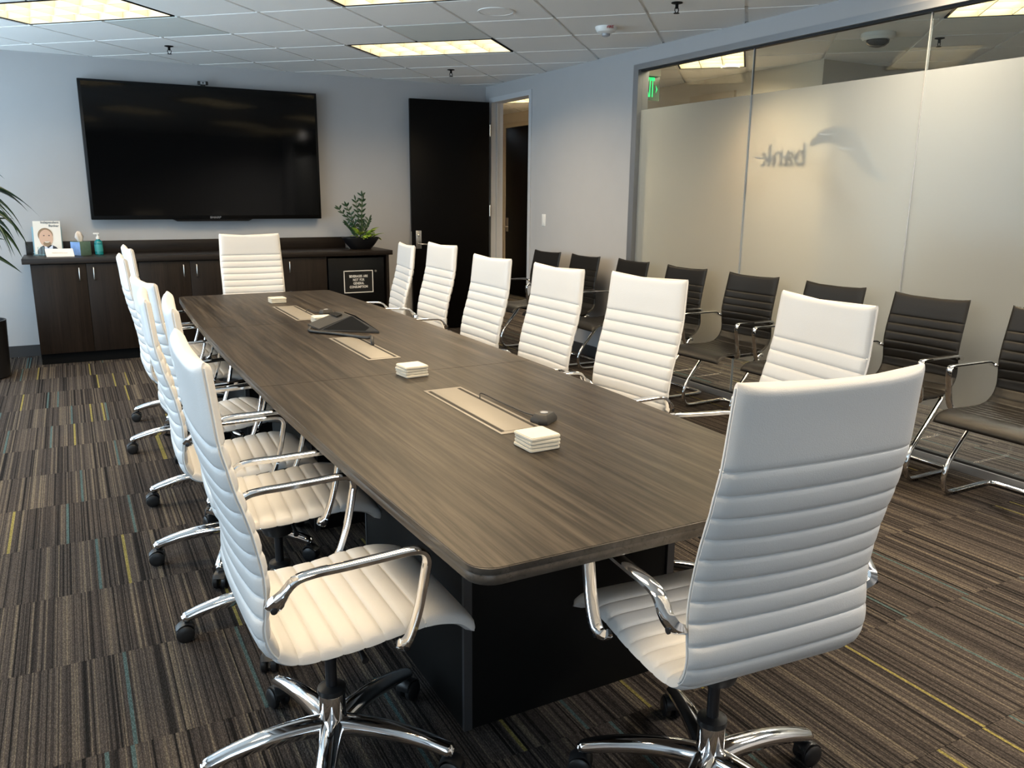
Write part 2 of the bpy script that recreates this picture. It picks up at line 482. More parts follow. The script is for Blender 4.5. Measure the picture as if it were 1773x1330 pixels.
# hall beyond the glass
HX = 5.76
struct(box('wall_hall', HX, HX + .12, 5.19, 12.4, 0, CEIL + .06, 'hall_paint'), 'corridor wall opposite the glass partition')
struct(box('wall_hall_recess', HX + .12, 8.6, 5.19, 5.31, 0, CEIL + .06, 'hall_paint'), 'recessed corridor wall facing the glass')
struct(box('wall_hall_side', 8.6, 8.72, -1.6, 5.38, 0, CEIL + .06, 'hall_paint'), 'far side wall of the corridor lobby')
struct(box('wall_hall_near', XR + .12, 8.6, -1.72, -1.6, 0, CEIL + .06, 'hall_paint'), 'end wall of the corridor lobby')
struct(box('wall_hall_end', XR, HX + .12, 12.38, 12.5, -.05, CEIL + .06, 'hall_paint'), 'end wall of the corridor')
struct(box('wall_hall_inner', XR, XR + .12, YB + .12, 12.4, 0, CEIL + .06, 'hall_paint'), 'corridor wall running on past the meeting room')

# baseboards
struct(box('baseboard_far', XL, XR, YB - .012, YB, 0, .10, 'baseboard'), 'dark rubber baseboard under the television wall')
struct(box('baseboard_right', XR - .012, XR, GL1, DO0 - .05, 0, .10, 'baseboard'), 'dark rubber baseboard between glass and door')
struct(box('baseboard_left', XL, XL + .012, YN, YB, 0, .10, 'baseboard'), 'dark rubber baseboard under the windows')
struct(box('baseboard_hall', HX - .012, HX, 5.19, 12.4, 0, .10, 'baseboard'), 'dark rubber baseboard in the corridor')

# glass partition
gw = thing('window_1', 'frameless glass partition with frosted film and a clear band on top', None, kind='structure')
seams = [5.605, 4.373, 3.068, 1.77, .47, -.66]
box('side_jamb', XR - .006, XR + .10, 5.605, GL1, 0, GTOP, 'alu', gw)
box('side_jamb', XR - .006, XR + .10, GL0, -.66, 0, GTOP, 'alu', gw)
box('top_rail', XR - .006, XR + .10, -.66, 5.605, GTOP - .042, GTOP, 'alu', gw)
box('top_gasket', XR + .02, XR + .06, -.66, 5.605, GTOP - .054, GTOP - .042, 'gasket', gw)
box('floor_channel', XR + .005, XR + .075, -.66, 5.605, 0, .045, 'alu', gw)
box('floor_gasket', XR + .02, XR + .06, -.66, 5.605, .045, .058, 'gasket', gw)
for k in range(len(seams) - 1):
    p = box('glass_pane', XR + .034, XR + .046, seams[k + 1] + .003, seams[k] - .003, .058, GTOP - .054, 'glass_pane', gw)
    mesh_obj('frosted_film', [(XR + .0335, seams[k + 1] + .004, .31), (XR + .0335, seams[k] - .004, .31), (XR + .0335, seams[k] - .004, 2.127), (XR + .0335, seams[k + 1] + .004, 2.127)], [(0, 1, 2, 3)], 'frosted_film', p)
    if k: box('edge_seal', XR + .0325, XR + .0475, seams[k] - .003, seams[k] + .003, .058, GTOP - .054, 'lens_grey', gw)

# door frame (trim) and the open door
boxes_ = [(XR - .012, XR + .132, DO0 - .05, DO0, 0, DTOP + .05), (XR - .012, XR + .132, DO1, DO1 + .05, 0, DTOP + .05), (XR - .012, XR + .132, DO0, DO1, DTOP, DTOP + .05),
          (XR + .05, XR + .066, DO0, DO0 + .015, 0, DTOP), (XR + .05, XR + .066, DO1 - .015, DO1, 0, DTOP)]
struct(boxes('trim_1', boxes_, 'frame_paint'), 'grey metal frame of the open doorway')

def lever_handle(parent, x, z, side, mat='satin_steel'):
    """lever set on a leaf that lies in local x (0..width), faces local -y"""
    s = -1 if side < 0 else 1
    yb = s * .0225
    p = box('handle_plate', x - .03, x + .03, min(yb, yb + s * .006), max(yb, yb + s * .006), z - .02, z + .17, mat, parent, .002)
    lathe('cylinder_lock', [(.014, 0), (.014, s * .012), (.010, s * .014)], mat, p, 16, (x, yb + s * .005, z + .12), 'Y')
    h = tube('lever', [(x, yb, z + .03), (x, yb + s * .045, z + .03), (x + .012, yb + s * .055, z + .03), (x + .06, yb + s * .056, z + .028), (x + .115, yb + s * .054, z + .024)], .0085, mat, p)
    return p

ang = math.atan2(8.262 - 8.165, 3.222 - 4.088)
door = thing('door_1', 'tall near-black door standing wide open against the far wall', None, (4.088, 8.165, 0), ang, kind='structure')
box('leaf', 0, .872, -.0225, .0225, .012, DTOP - .004, 'door_dark', door, .002)
lever = lever_handle(door, .80, .90, 1)
lever.matrix_basis = Matrix.Translation((1.60, 0, 0)) @ Matrix.Scale(-1, 4, (1, 0, 0))
lv2 = lever_handle(door, .80, .90, -1)
lv2.matrix_basis = Matrix.Translation((1.60, 0, 0)) @ Matrix.Scale(-1, 4, (1, 0, 0))
box('latch_plate', .870, .8745, -.011, .011, .88, 1.06, 'satin_steel', door)
for z in (.35, 1.28, 2.12):
    lathe('hinge', [(.008, z - .06), (.008, z + .06)], 'brass_steel', door, 10, (-.012, .018, 0))
# second door across the corridor
d2o = thing('door_2', 'dark door with steel lever across the corridor, seen through the doorway', None, kind='structure')
boxes('door_frame', [(HX - .03, HX + .02, 10.90, 11.02, 0, 2.45), (HX - .03, HX + .02, 9.86, 9.98, 0, 2.45), (HX - .03, HX + .02, 9.98, 10.90, 2.39, 2.45)], 'hall_frame', d2o)
box('leaf', HX - .022, HX - .004, 9.985, 10.895, .01, 2.385, 'door_dark', d2o, .002)
pl = box('handle_plate', HX - .028, HX - .022, 10.80, 10.86, .92, 1.12, 'satin_steel', d2o)
tube('lever', [(HX - .03, 10.83, .99), (HX - .075, 10.83, .99), (HX - .078, 10.80, .99), (HX - .076, 10.71, .985)], .009, 'satin_steel', pl)
# doors in the hall whose heads show above the frosting
d3 = thing('door_3', 'corridor doorway whose head shows above the frosted glass', None, kind='structure')
boxes('door_frame', [(HX - .03, HX + .02, 6.80, 6.86, 0, 2.44), (HX - .03, HX + .02, 6.22, 6.28, 0, 2.44), (HX - .03, HX + .02, 6.28, 6.80, 2.38, 2.44)], 'hall_frame', d3)
box('leaf', HX - .02, HX - .004, 6.285, 6.795, .01, 2.375, 'hall_frame', d3)
d4 = thing('door_4', 'doorway head in the recessed corridor wall', None, kind='structure')
boxes('door_frame', [(6.10, 6.16, 5.155, 5.195, 0, 2.44), (7.06, 7.12, 5.155, 5.195, 0, 2.44), (6.16, 7.06, 5.155, 5.195, 2.38, 2.44)], 'hall_frame', d4)
box('leaf', 6.165, 7.055, 5.17, 5.186, .01, 2.375, 'hall_paint', d4)

# ------------------------------------------------------------------ ceiling: rotated 2 ft grid
G = .7688
E1 = Vector((math.cos(G), -math.sin(G))); E2 = Vector((math.sin(G), math.cos(G))); S = .6096
U0, V0 = -4.3628, 5.0108
def gpt(i, j): return E1 * (U0 + i * S) + E2 * (V0 + j * S)
ceiling = struct(box('ceiling', XL - .12, 8.7, YN - .12, 12.5, CEIL + .14, CEIL + .2, 'deck'), 'suspended ceiling of square tiles turned at an angle to the walls')
LIGHTS = [(-1, -1, 0), (3, -1, 0), (2, 2, 0), (0, -4, 0), (4, -4, 0), (5, -7, 0), (7, -1, 0), (8, -4, 0), (6, 3, 1), (9, 0, 1), (11, -5, 1), (2, 7, 1)]
occupied = set()
for i, j, k in LIGHTS:
    occupied |= {(i, j), (i + 1, j)} if k == 0 else {(i, j), (i, j + 1)}
VENTS = {(0, 0), (3, 1), (8, 3), (8, 2)}
VENTS.discard((8, 2))
tmesh = vmesh = None
GAP = .0115; DROP = .010
rows = []
ncount = 0
spare = []
for i in range(-14, 22):
    for j in range(-22, 20):
        if (i, j) in occupied: continue
        c_ = gpt(i + .5, j + .5)
        if not (XL - .3 < c_.x < 8.5 and YN - .3 < c_.y < 12.3): continue
        inroom = c_.x < XR + .3 and c_.y < YB + .3
        inhall = XR < c_.x < 7.6 and 2.0 < c_.y < 8.0
        if not (inroom or inhall):
            spare.append((i, j)); continue
        h = S / 2 - GAP
        vent = (i, j) in VENTS
        me = vmesh if vent else tmesh
        if me is None:
            o = box('vent_panel' if vent else 'ceiling_tile', -h, h, -h, h, 0, .018, 'vent_panel' if vent else 'ceiling_tile')
            if vent: vmesh = o.data
            else: tmesh = o.data
        else:
            o = D.objects.new('vent_panel' if vent else 'ceiling_tile', me); C.objects.link(o)
        o.parent = ceiling; o.location = (c_.x, c_.y, CEIL); o.rotation_euler = (0, 0, -G); ncount += 1
bm = bmesh.new()
for i, j in spare:
    h = GAP / S
    q = [gpt(i + h, j + h), gpt(i + 1 - h, j + h), gpt(i + 1 - h, j + 1 - h), gpt(i + h, j + 1 - h)]
    add_prism(bm, [(p.x, p.y) for p in q], CEIL, CEIL + .018)
o = bm_obj('distant_ceiling_tiles', bm, 'ceiling_tile', ceiling); o['kind'] = 'stuff'
def clip_line(p, d):
    t0, t1 = -99, 99
    for a, lo, hi in ((0, XL - .1, 8.65), (1, YN - .1, 12.45)):
        ta, tb = (lo - p[a]) / d[a], (hi - p[a]) / d[a]
        t0 = max(t0, min(ta, tb)); t1 = min(t1, max(ta, tb))
    return t0, t1
def tee(p, d, holes):
    t0, t1 = clip_line(p, d)
    if t1 - t0 < .1: return
    n = Vector((-d.y, d.x)) * .014
    cuts = [t0]
    for a, b in sorted(holes):
        if b > t0 and a < t1: cuts += [a, b]
    cuts.append(t1)
    for a_, b_ in zip(cuts[::2], cuts[1::2]):       # a tee stops at each light it meets
        if b_ - a_ < .02: continue
        a, b = p + d * a_, p + d * b_
        prism('ceiling_tee', [(v.x, v.y) for v in (a - n, b - n, b + n, a + n)], CEIL + DROP, CEIL + .019, 'ceiling_grid', ceiling)
for i in range(-14, 22): tee(gpt(i, 0), E2, [(jj * S + .012, (jj + 1) * S - .012) for ii, jj, k in LIGHTS if k == 0 and ii + 1 == i])
for j in range(-22, 22): tee(gpt(0, j), E1, [(ii * S + .012, (ii + 1) * S - .012) for ii, jj, k in LIGHTS if k == 1 and jj + 1 == j])

# ------------------------------------------------------------------ recessed lights
def ceiling_light(i, j, k, label, group, glow, watts, col):
    """2x4 ft parabolic troffer; local x is the long side"""
    c_ = gpt(i + 1, j + .5) if k == 0 else gpt(i + .5, j + 1)
    t = thing('ceiling_light', label, 'light', (c_.x, c_.y, CEIL), -G + (PI / 2 if k else 0), group)
    hx, hy, hz = S - .012, S / 2 - .012, .085
    bm = bmesh.new()
    for b in ((-hx, hx, -hy, -hy + .012, 0, hz), (-hx, hx, hy - .012, hy, 0, hz), (-hx, -hx + .012, -hy + .012, hy - .012, 0, hz), (hx - .012, hx, -hy + .012, hy - .012, 0, hz), (-hx, hx, -hy, hy, hz, hz + .008)):
        add_box(bm, *b)
    bm_obj('housing', bm, 'black_satin', t)
    box('lamp_panel', -hx + .02, hx - .02, -hy + .02, hy - .02, hz - .012, hz - .004, glow, t)
    for q in range(1, 3):
        yv = -hy + 2 * hy * q / 3
        box('louver_blade', -hx + .017, hx - .017, yv - .003, yv + .003, .004, .06, 'louver', t)
    for q in range(1, 6):
        xv = -hx + 2 * hx * q / 6
        box('louver_blade', xv - .002, xv + .002, -hy + .017, hy - .017, .006, .058, 'louver', t)
    for a, b, c2, d in ((-hx + .0125, hx - .0125, -hy + .0125, -hy + .0155), (-hx + .0125, hx - .0125, hy - .0155, hy - .0125), (-hx + .0125, -hx + .0155, -hy + .016, hy - .016), (hx - .0155, hx - .0125, -hy + .016, hy - .016)):
        box('reflector_wall', a, b, c2, d, .003, .072, 'louver', t)
    l = D.lights.new('fixture_light', 'AREA'); l.shape = 'RECTANGLE'; l.size = 2 * hx - .06; l.size_y = 2 * hy - .06
    l.energy = watts; l.color = col; l.spread = R(150)
    lo = D.objects.new('fixture_light', l); C.objects.link(lo); lo.parent = t; lo.location = (0, 0, .001)
WARM = (1.0, .75, .45)
HALLWARM = (1.0, .84, .62)
llabels = ['recessed louvred light at the upper left above the television wall', 'recessed louvred light cut by the top edge of the picture',
           'recessed louvred light in the ceiling before the open door', 'recessed louvred light above the left window wall', 'recessed louvred light above the middle of the table',
           'recessed louvred light above the near end of the table', 'recessed louvred light beside the glass partition', 'recessed louvred light near the right wall behind the viewer',
           'bright corridor light next to the green exit sign', 'bright corridor light at the upper right corner', 'corridor lobby light far to the right', 'corridor light beyond the open doorway']
for (i, j, k), lb in zip(LIGHTS, llabels):
    hall = k == 1
    ceiling_light(i, j, k, lb, 'corridor ceiling lights' if hall else 'meeting room ceiling lights', 'lamp_glow_hall' if hall else 'lamp_glow', (85.0 if i > 8 else HALL_W) if hall else LAMP_W, ((1.0, .93, .84) if i > 8 else HALLWARM) if hall else WARM)

# ceiling fittings
def sprinkler(x, y, label, mat='black_satin'):
    t = thing('sprinkler', label, 'sprinkler', (x, y, CEIL), 0, 'ceiling sprinklers')
    lathe('escutcheon', [(.034, 0), (.034, -.004), (.020, -.008)], mat, t)
    lathe('stem', [(.010, -.006), (.010, -.030), (.006, -.034)], mat, t, 12)
    tube('yoke', [(-.012, 0, -.03), (-.014, 0, -.045), (-.006, 0, -.058), (.006, 0, -.058), (.014, 0, -.045), (.012, 0, -.03)], .003, mat, t, 6)
    lathe('deflector', [(.018, -.058), (.018, -.061)], mat, t, 12)
sprinkler(.86, 7.44, 'small black sprinkler head above the television')
sprinkler(3.31, 7.40, 'small black sprinkler head between the light and the open door')
sprinkler(3.37, 4.20, 'small black sprinkler head at the top edge above the glass partition')
sprinkler(5.72, 4.11, 'corridor sprinkler head seen through the clear glass band')
dl = thing('downlight', 'round recessed corridor downlight washing the wall corner', 'light', (5.42, 5.95, CEIL))
lathe('trim_ring', [(.085, 0), (.085, -.004), (.066, -.005), (.062, .03), (.060, .06)], 'white_plastic', dl, 32)
lathe('bulb', [(.045, .02), (.045, .03), (.02, .035)], 'lamp_glow_hall', dl, 20)
l = D.lights.new('downlight_beam', 'SPOT'); l.energy = 70; l.color = (1.0, .62, .32); l.spot_size = R(105); l.spot_blend = .7; l.shadow_soft_size = .05
lo = D.objects.new('downlight_beam', l); C.objects.link(lo); lo.parent = dl; lo.location = (0, 0, -.01)
sp = thing('ceiling_speaker', 'round white flush speaker in a ceiling tile', 'speaker', (2.54, 4.97, CEIL))
lathe('rim', [(.118, 0), (.118, -.005), (.108, -.006), (.106, -.002)], 'white_plastic', sp, 40)
lathe('grille', [(.106, 0), (.106, -.0035), (.002, -.0045)], 'ceiling_tile', sp, 40)
fd = thing('fire_detector', 'white domed fire alarm strobe with red lettering on the ceiling', 'detector', (3.42, 5.02, CEIL), -.62)
lathe('body', [(.074, 0), (.074, -.012), (.062, -.034), (.036, -.044), (.03, -.044)], 'white_plastic', fd, 32)
lathe('strobe_lens', [(.030, -.043), (.027, -.058), (.012, -.064)], 'lens_grey', fd, 20)
text_mesh('lettering', 'FIRE', .026, 'red_print', fd, M4=frame_mat((.03, -.0745, -.014), (1, 0, 0), (0, .25, 1)), bold=.0006)
dc = thing('dome_camera', 'white dome camera with dark lens on the corridor ceiling', 'camera', (5.20, 4.22, CEIL))
lathe('housing', [(.115, 0), (.115, -.028), (.098, -.045)], 'white_plastic', dc, 32)
lathe('dome', [(.080, -.044), (.074, -.066), (.05, -.085), (.015, -.094)], 'dome_dark', dc, 32, smooth=180)
ex = thing('exit_sign', 'green lit exit sign hanging in the corridor', 'sign', (4.72, 6.30, 0))
box('panel', -.06, .18, -.004, .004, 2.30, 2.51, 'exit_clear', ex, .001)
box('canopy', -.05, .17, -.03, .03, 2.51, CEIL - .002, 'white_plastic', ex, .003)
text_mesh('lettering', 'EXIT', .235, 'exit_green', ex, 'RIGHT', M4=frame_mat((.120, -.0055, 2.405), (1, 0, 0), (0, 0, 1)), bold=.004, xs=.29)
mesh_obj('arrow', [(.135, -.0055, 2.435), (.155, -.0055, 2.40), (.135, -.0055, 2.365), (.143, -.0055, 2.40)], [(0, 1, 2, 3)], 'exit_green', ex)

# ------------------------------------------------------------------ acrylic logo on the corridor side, blurred by the film
lg = thing('wall_logo', 'blurred blue swoosh logo with lettering behind the frosted glass', 'logo', (XR + .20, 0, 0))
def lp(y, z): return (0, y * 1.0235, 1.45 + (z - 1.45) * 1.0235)
text_mesh('lettering', 'bank', .22, 'logo_grey', lg, M4=frame_mat(lp(4.12, 1.715), (0, 1, 0), (0, 0, 1)), bold=.0, ext=.004, xs=.98)
sw = crom([lp(*q) for q in ((3.90, 1.775), (3.80, 1.825), (3.70, 1.828), (3.60, 1.79), (3.53, 1.735), (3.48, 1.68), (3.41, 1.61), (3.30, 1.55))], 4)
ns_ = len(sw) - 1
wd = [.006 + .058 * math.sin(PI * (k / ns_) ** .9) ** .8 for k in range(ns_ + 1)]
tube('swoosh', sw, 0, 'logo_blue', lg, side=(1, 0, 0), sec=lambda i: [(-.001, -wd[i]), (.001, -wd[i]), (.001, wd[i]), (-.001, wd[i])])
for yv, zv in ((4.21, 1.705), (3.98, 1.705), (3.70, 1.828), (3.53, 1.735)):
    q = lp(yv, zv)
    lathe('standoff', [(.005, -.15), (.005, -.003)], 'logo_grey', lg, 8, q, 'X')

# ------------------------------------------------------------------ television and webcam
tv = thing('television', 'very large black flat television mounted on the far wall', 'television', (1.225, 8.275, 1.80))
box('body', -1.032, 1.032, -.03, .045, -.600, .592, 'tv_body', tv, .006)
box('screen', -1.008, 1.008, -.0322, -.030, -.565, .572, 'tv_screen', tv)
bm = bmesh.new(); add_prism(bm, [(-.36, -.600), (-.32, -.618), (.32, -.618), (.36, -.600)], 0, .03)
bmesh.ops.rotate(bm, verts=bm.verts, matrix=Matrix.Rotation(PI / 2, 3, 'X'))
bm_obj('lower_lip', bm, 'tv_body', tv)
text_mesh('brand_lettering', 'SHARP', .026, 'grey_print', tv, M4=frame_mat((.02, -.0325, -.583), (1, 0, 0), (0, 0, 1)), bold=.0006, xs=1.3)
box('wall_bracket', -.4, .4, .045, .084, -.3, .3, 'black_satin', tv)
wc = thing('webcam', 'small black webcam perched on top of the television', 'webcam', (1.218, 8.262, 2.394))
box('body', -.045, .045, -.015, .015, .008, .040, 'black_plastic', wc, .005)
box('face_plate', -.022, .022, -.0165, -.0148, .012, .036, 'lens_grey', wc)
lathe('lens', [(.008, -.0175), (.008, -.0160)], 'black_plastic', wc, 16, (0, 0, .024), 'Y')
box('clip', -.02, .02, -.014, .03, -.0015, .0085, 'black_plastic', wc)

# ------------------------------------------------------------------ credenza run: cabinets, worktop, fridge
CT = .902
wt = thing('worktop', 'long dark wood worktop with upstand running under the television', 'worktop', (0, 0, 0))
box('slab', -.36, 2.835, 7.79, YB - .02, CT - .045, CT, 'espresso_top', wt, .003)
box('upstand', -.34, 2.52, YB - .022, YB - .002, CT, 1.012, 'espresso_top', wt, .002)
def cabinet(x0, x1, split, hz, label):
    t = thing('base_cabinet', label, 'cabinet', ((x0 + x1) / 2, 8.08, 0), 0, 'dark cabinets under the television')
    a, b = x0 - (x0 + x1) / 2, x1 - (x0 + x1) / 2; m_ = split - (x0 + x1) / 2
    box('body', a + .001, b - .001, -.245, .262, .095, CT - .047, 'espresso', t)
    box('toe_kick', a + .001, b - .001, -.20, .262, 0, .095, 'black_satin', t)
    for u, v, hx in ((a + .002, m_ - .0015, m_ - .055), (m_ + .0015, b - .002, m_ + .055)):
        d = box('door', u, v, -.265, -.246, .10, CT - .052, 'espresso', t, .0015)
        tube('handle', [(hx, -.265, .815), (hx, -.290, .815), (hx, -.294, .805), (hx, -.294, .725), (hx, -.290, .715), (hx, -.265, .715)], .005, 'satin_steel', d, 8)
cabinet(-.305, .510, .105, None, 'dark two-door cabinet at the left end below the magazine')
cabinet(.510, 1.330, .930, None, 'dark two-door cabinet in the middle behind the far end chair')
cabinet(1.330, 2.170, 1.755, None, 'dark two-door cabinet just left of the black fridge')
ep = thing('end_panel', 'dark wood end panel carrying the worktop beside the open door', 'panel')
box('board', 2.775, 2.80, 7.815, YB - .02, 0, CT - .046, 'espresso', ep)
box('edge_strip', 2.775, 2.80, 7.811, 7.815, 0, CT - .046, 'espresso_top', ep)
fr = thing('mini_fridge', 'small black fridge tucked under the right end of the worktop', 'fridge', (2.47, 8.08, 0))
box('body', -.285, .285, -.20, .25, .012, .835, 'fridge', fr, .004)
fdoor = box('door', -.285, .285, -.252, -.204, .03, .835, 'fridge', fr, .008)
for sx in (-.25, .25): lathe('foot', [(.02, 0), (.02, .013)], 'black_plastic', fr, 12, (sx, -.15, 0)); 
lk = lathe('lock', [(.011, -.264), (.011, -.2525)], 'satin_steel', fdoor, 16, (.19, 0, .70), 'Y')
sg = thing('notice_sign', 'black notice with white lettering and border on the fridge door', 'sign', (2.485, 7.8265, .60))
box('board', -.142, .142, -.0015, .001, -.106, .106, 'sign_black', sg)
boxes('border', [(-.145, .145, -.0035, 0, .102, .110), (-.145, .145, -.0035, 0, -.110, -.102), (-.149, -.141, -.0035, 0, -.110, .110), (.141, .149, -.0035, 0, -.110, .110)], 'sign_white', sg)
text_mesh('lettering', 'BEVERAGES ARE\nNOT FOR\nGENERAL\nCONSUMPTION', .033, 'sign_white', sg, M4=frame_mat((0, -.0025, 0), (1, 0, 0), (0, 0, 1)), bold=.0008, xs=.78)

# things on the worktop
mg = thing('magazine', 'magazine with a smiling man on its cover standing at the left end', 'magazine', (-.165, 8.225, CT + .008), -.12)
TILT = Matrix.Rotation(R(-9), 4, 'X')
def on_cover(name, poly, depth, mat, parent):
    bm = bmesh.new(); add_prism(bm, poly, depth, depth + .0006)
    m4 = TILT @ frame_mat((0, 0, 0), (1, 0, 0), (0, 0, 1))
    bmesh.ops.transform(bm, matrix=m4, verts=bm.verts)
    return bm_obj(name, bm, mat, parent)
def ell(cx, cy, rx, ry, n=24, a0=0, a1=360): return [(cx + rx * math.cos(R(a0 + (a1 - a0) * k / n)), cy + ry * math.sin(R(a0 + (a1 - a0) * k / n))) for k in range(n + (1 if a1 - a0 < 360 else 0))]
on_cover('cover', [(-.105, 0), (.105, 0), (.105, .285), (-.105, .285)], -.002, 'mag_paper', mg)
ph = on_cover('cover_portrait', [(-.085, .001), (.085, .001), (.085, .03), (.06, .062), (.03, .078), (-.03, .078), (-.06, .062), (-.085, .03)], .0000, 'mag_suit', mg)
on_cover('shirt', [(-.022, .001), (.03, .001), (.036, .08), (.0, .05), (-.03, .08)], .0007, 'mag_shirt', ph)
on_cover('hair', ell(-.016, .164, .058, .062), .0007, 'mag_hair', ph)
on_cover('face', ell(-.012, .138, .053, .073), .0014, 'mag_skin', ph)
on_cover('beard', ell(-.006, .090, .030, .022), .0021, 'mag_hair', ph)
on_cover('smile', ell(-.006, .108, .020, .009, 12, 180, 360), .0028, 'mag_paper', ph)
for ex_ in (-.027, .013): on_cover('eye', ell(ex_, .160, .007, .004, 10), .0021, 'mag_suit', ph)
text_mesh('cover_title', 'Independent\nBanker', .028, 'mag_ink', mg, 'RIGHT', M4=TILT @ frame_mat((.095, -.001, .258), (1, 0, 0), (0, 0, 1)), bold=.0004, ext=.0003)
hd = thing('leaflet_holder', 'clear bluish plastic leaflet holder behind the magazine', 'holder', (-.165, 8.27, CT), -.12)
box('back', -.115, .115, .0, .004, .004, .24, 'acrylic_blue', hd)
box('base', -.115, .115, -.075, .004, 0, .004, 'acrylic_blue', hd)
box('lip', -.115, .115, -.078, -.075, 0, .03, 'glass_pane', hd)
gl = thing('water_glass', 'small clear glass with papers beside the magazine', 'glass', (-.215, 8.06, CT))
lathe('tumbler', [(.024, .001), (.027, .08), (.0255, .08), (.0228, .006), (.003, .005)], 'glass_pane', gl, 24)
tc_ = thing('name_tent', 'folded white name card standing before the magazine', 'card', (-.075, 8.02, CT), -.03)
bm = bmesh.new()
for s in (-1, 1):
    v = [bm.verts.new(p) for p in ((-.105, s * .035, 0), (.105, s * .035, 0), (.095, 0, .065), (-.115, 0, .065), (-.105, s * .0335, 0), (.105, s * .0335, 0), (.095, 0, .0635), (-.115, 0, .0635))]
    bm.faces.new(v[:4]); bm.faces.new(v[4:][::-1])
    for k in range(4): bm.faces.new((v[k], v[(k + 1) % 4], v[4 + (k + 1) % 4], v[4 + k]))
bm_obj('card', bm, 'card_white', tc_)
bm = bmesh.new(); add_prism(bm, round_rect(.115, .010, .003), 0, .0003)
bmesh.ops.transform(bm, matrix=frame_mat((-.005, -.0192, .032), (1, 0, 0), (0, .47, .88)), verts=bm.verts)
bm_obj('blurred_print', bm, 'lens_grey', tc_)
tb = thing('tissue_box', 'blue and green cube tissue box with a tissue standing up', 'tissue box', (.085, 8.11, CT), .72)
box('carton', -.056, .056, -.056, .056, .0, .118, 'tissue_green', tb, .002)
box('printed_side', -.0568, -.0562, -.054, .054, .002, .116, 'tissue_blue', tb)
rings = []
for k, (z, r_, dx) in enumerate(((.112, .014, 0), (.13, .026, 0), (.16, .038, -.006), (.19, .030, -.01), (.205, .010, -.008))):
    rings.append([(dx + r_ * math.cos(2 * PI * q / 14) * (1 + .25 * math.sin(3 * q + k)), .35 * r_ * math.sin(2 * PI * q / 14) * (1 + .5 * math.cos(2 * q + k)), z + .006 * math.sin(q * 1.7)) for q in range(14)])
bm = bmesh.new(); add_rings(bm, rings); bm_obj('tissue', bm, 'tissue_paper', tb, 180)
sb = thing('soap_bottle', 'teal hand sanitizer pump bottle with white top', 'bottle', (.225, 8.12, CT))
lathe('bottle', [(.030, 0), (.034, .004), (.034, .10), (.030, .118), (.014, .132), (.014, .138)], 'soap_teal', sb, 24)
lathe('label_band', [(.0345, .03), (.0345, .09)], 'soap_label', sb, 24)
pm = lathe('pump_collar', [(.016, .136), (.016, .156), (.006, .160), (.006, .178)], 'white_plastic', sb, 16)
box('pump_head', -.034, .012, -.007, .007, .178, .190, 'white_plastic', pm, .003)

# bowl planter
bp_ = thing('planter_bowl', 'black tapered bowl with dark upright and lime leafy plants on the worktop', 'planter', (2.60, 8.08, CT))
rings = []
for z, fx, fy in ((0, .095, .075), (.012, .11, .085), (.06, .15, .11), (.112, .185, .13), (.118, .185, .13), (.112, .175, .12), (.09, .165, .112)):
    rings.append([(fx * math.copysign(abs(math.cos(a)) ** .7, math.cos(a)), fy * math.copysign(abs(math.sin(a)) ** .7, math.sin(a)), z) for a in [2 * PI * k / 36 for k in range(36)]])
bm = bmesh.new(); add_rings(bm, rings); bm_obj('bowl', bm, 'pot_black', bp_, 40)
prism('soil', [(.155 * math.cos(a), .105 * math.sin(a)) for a in [2 * PI * k / 24 for k in range(24)]], .085, .10, 'soil', bp_)
def leaf_mesh(name, length, width, droop=.2, fold=.25, n=6, power=.8, twist=0.0):
    vs, fs = [], []
    for k in range(n + 1):
        t = k / n; w_ = width / 2 * (math.sin(PI * min(1, t * .96 + .04)) ** power) if k < n else .0004
        y = length * t; z = -droop * length * t * t
        ct, st_ = math.cos(twist), math.sin(twist)
        if droop > .75: y = length * (t - .30 * t * t * t)
        vs += [(-w_ * ct, y, z + fold * w_ - w_ * st_), (0, y, z), (w_ * ct, y, z + fold * w_ + w_ * st_), (0, y, z - .0012)]
    for k in range(n):
        a = 4 * k; b = a + 4
        fs += [(a, a + 1, b + 1, b), (a + 1, a + 2, b + 2, b + 1), (a, b, b + 3, a + 3), (a + 3, b + 3, b + 2, a + 2)]
    return vs, fs
def place_leaf(bm, vs, fs, M4):
    v = [bm.verts.new(M4 @ Vector(p)) for p in vs]
    for f in fs: bm.faces.new([v[i] for i in f])
def leaf_frame(p, d, up=(0, 0, 1)):
    y = Vector(d).normalized(); x = y.cross(Vector(up)).normalized(); z = x.cross(y)
    m = Matrix((x, y, z)).transposed().to_4x4(); m.translation = p; return m
rnd = random.Random(3)
stems = [(-.02, .0, -.20, .02, .30), (-.03, .02, -.13, .0, .33), (.0, .0, -.03, .03, .39), (.02, .0, .02, -.02, .43), (.01, .02, .045, .02, .40), (-.04, -.01, -.14, -.03, .16), (.03, 0, .10, .01, .20)]
lv, lf = leaf_mesh('zz', .058, .019, .15, .3, 5)
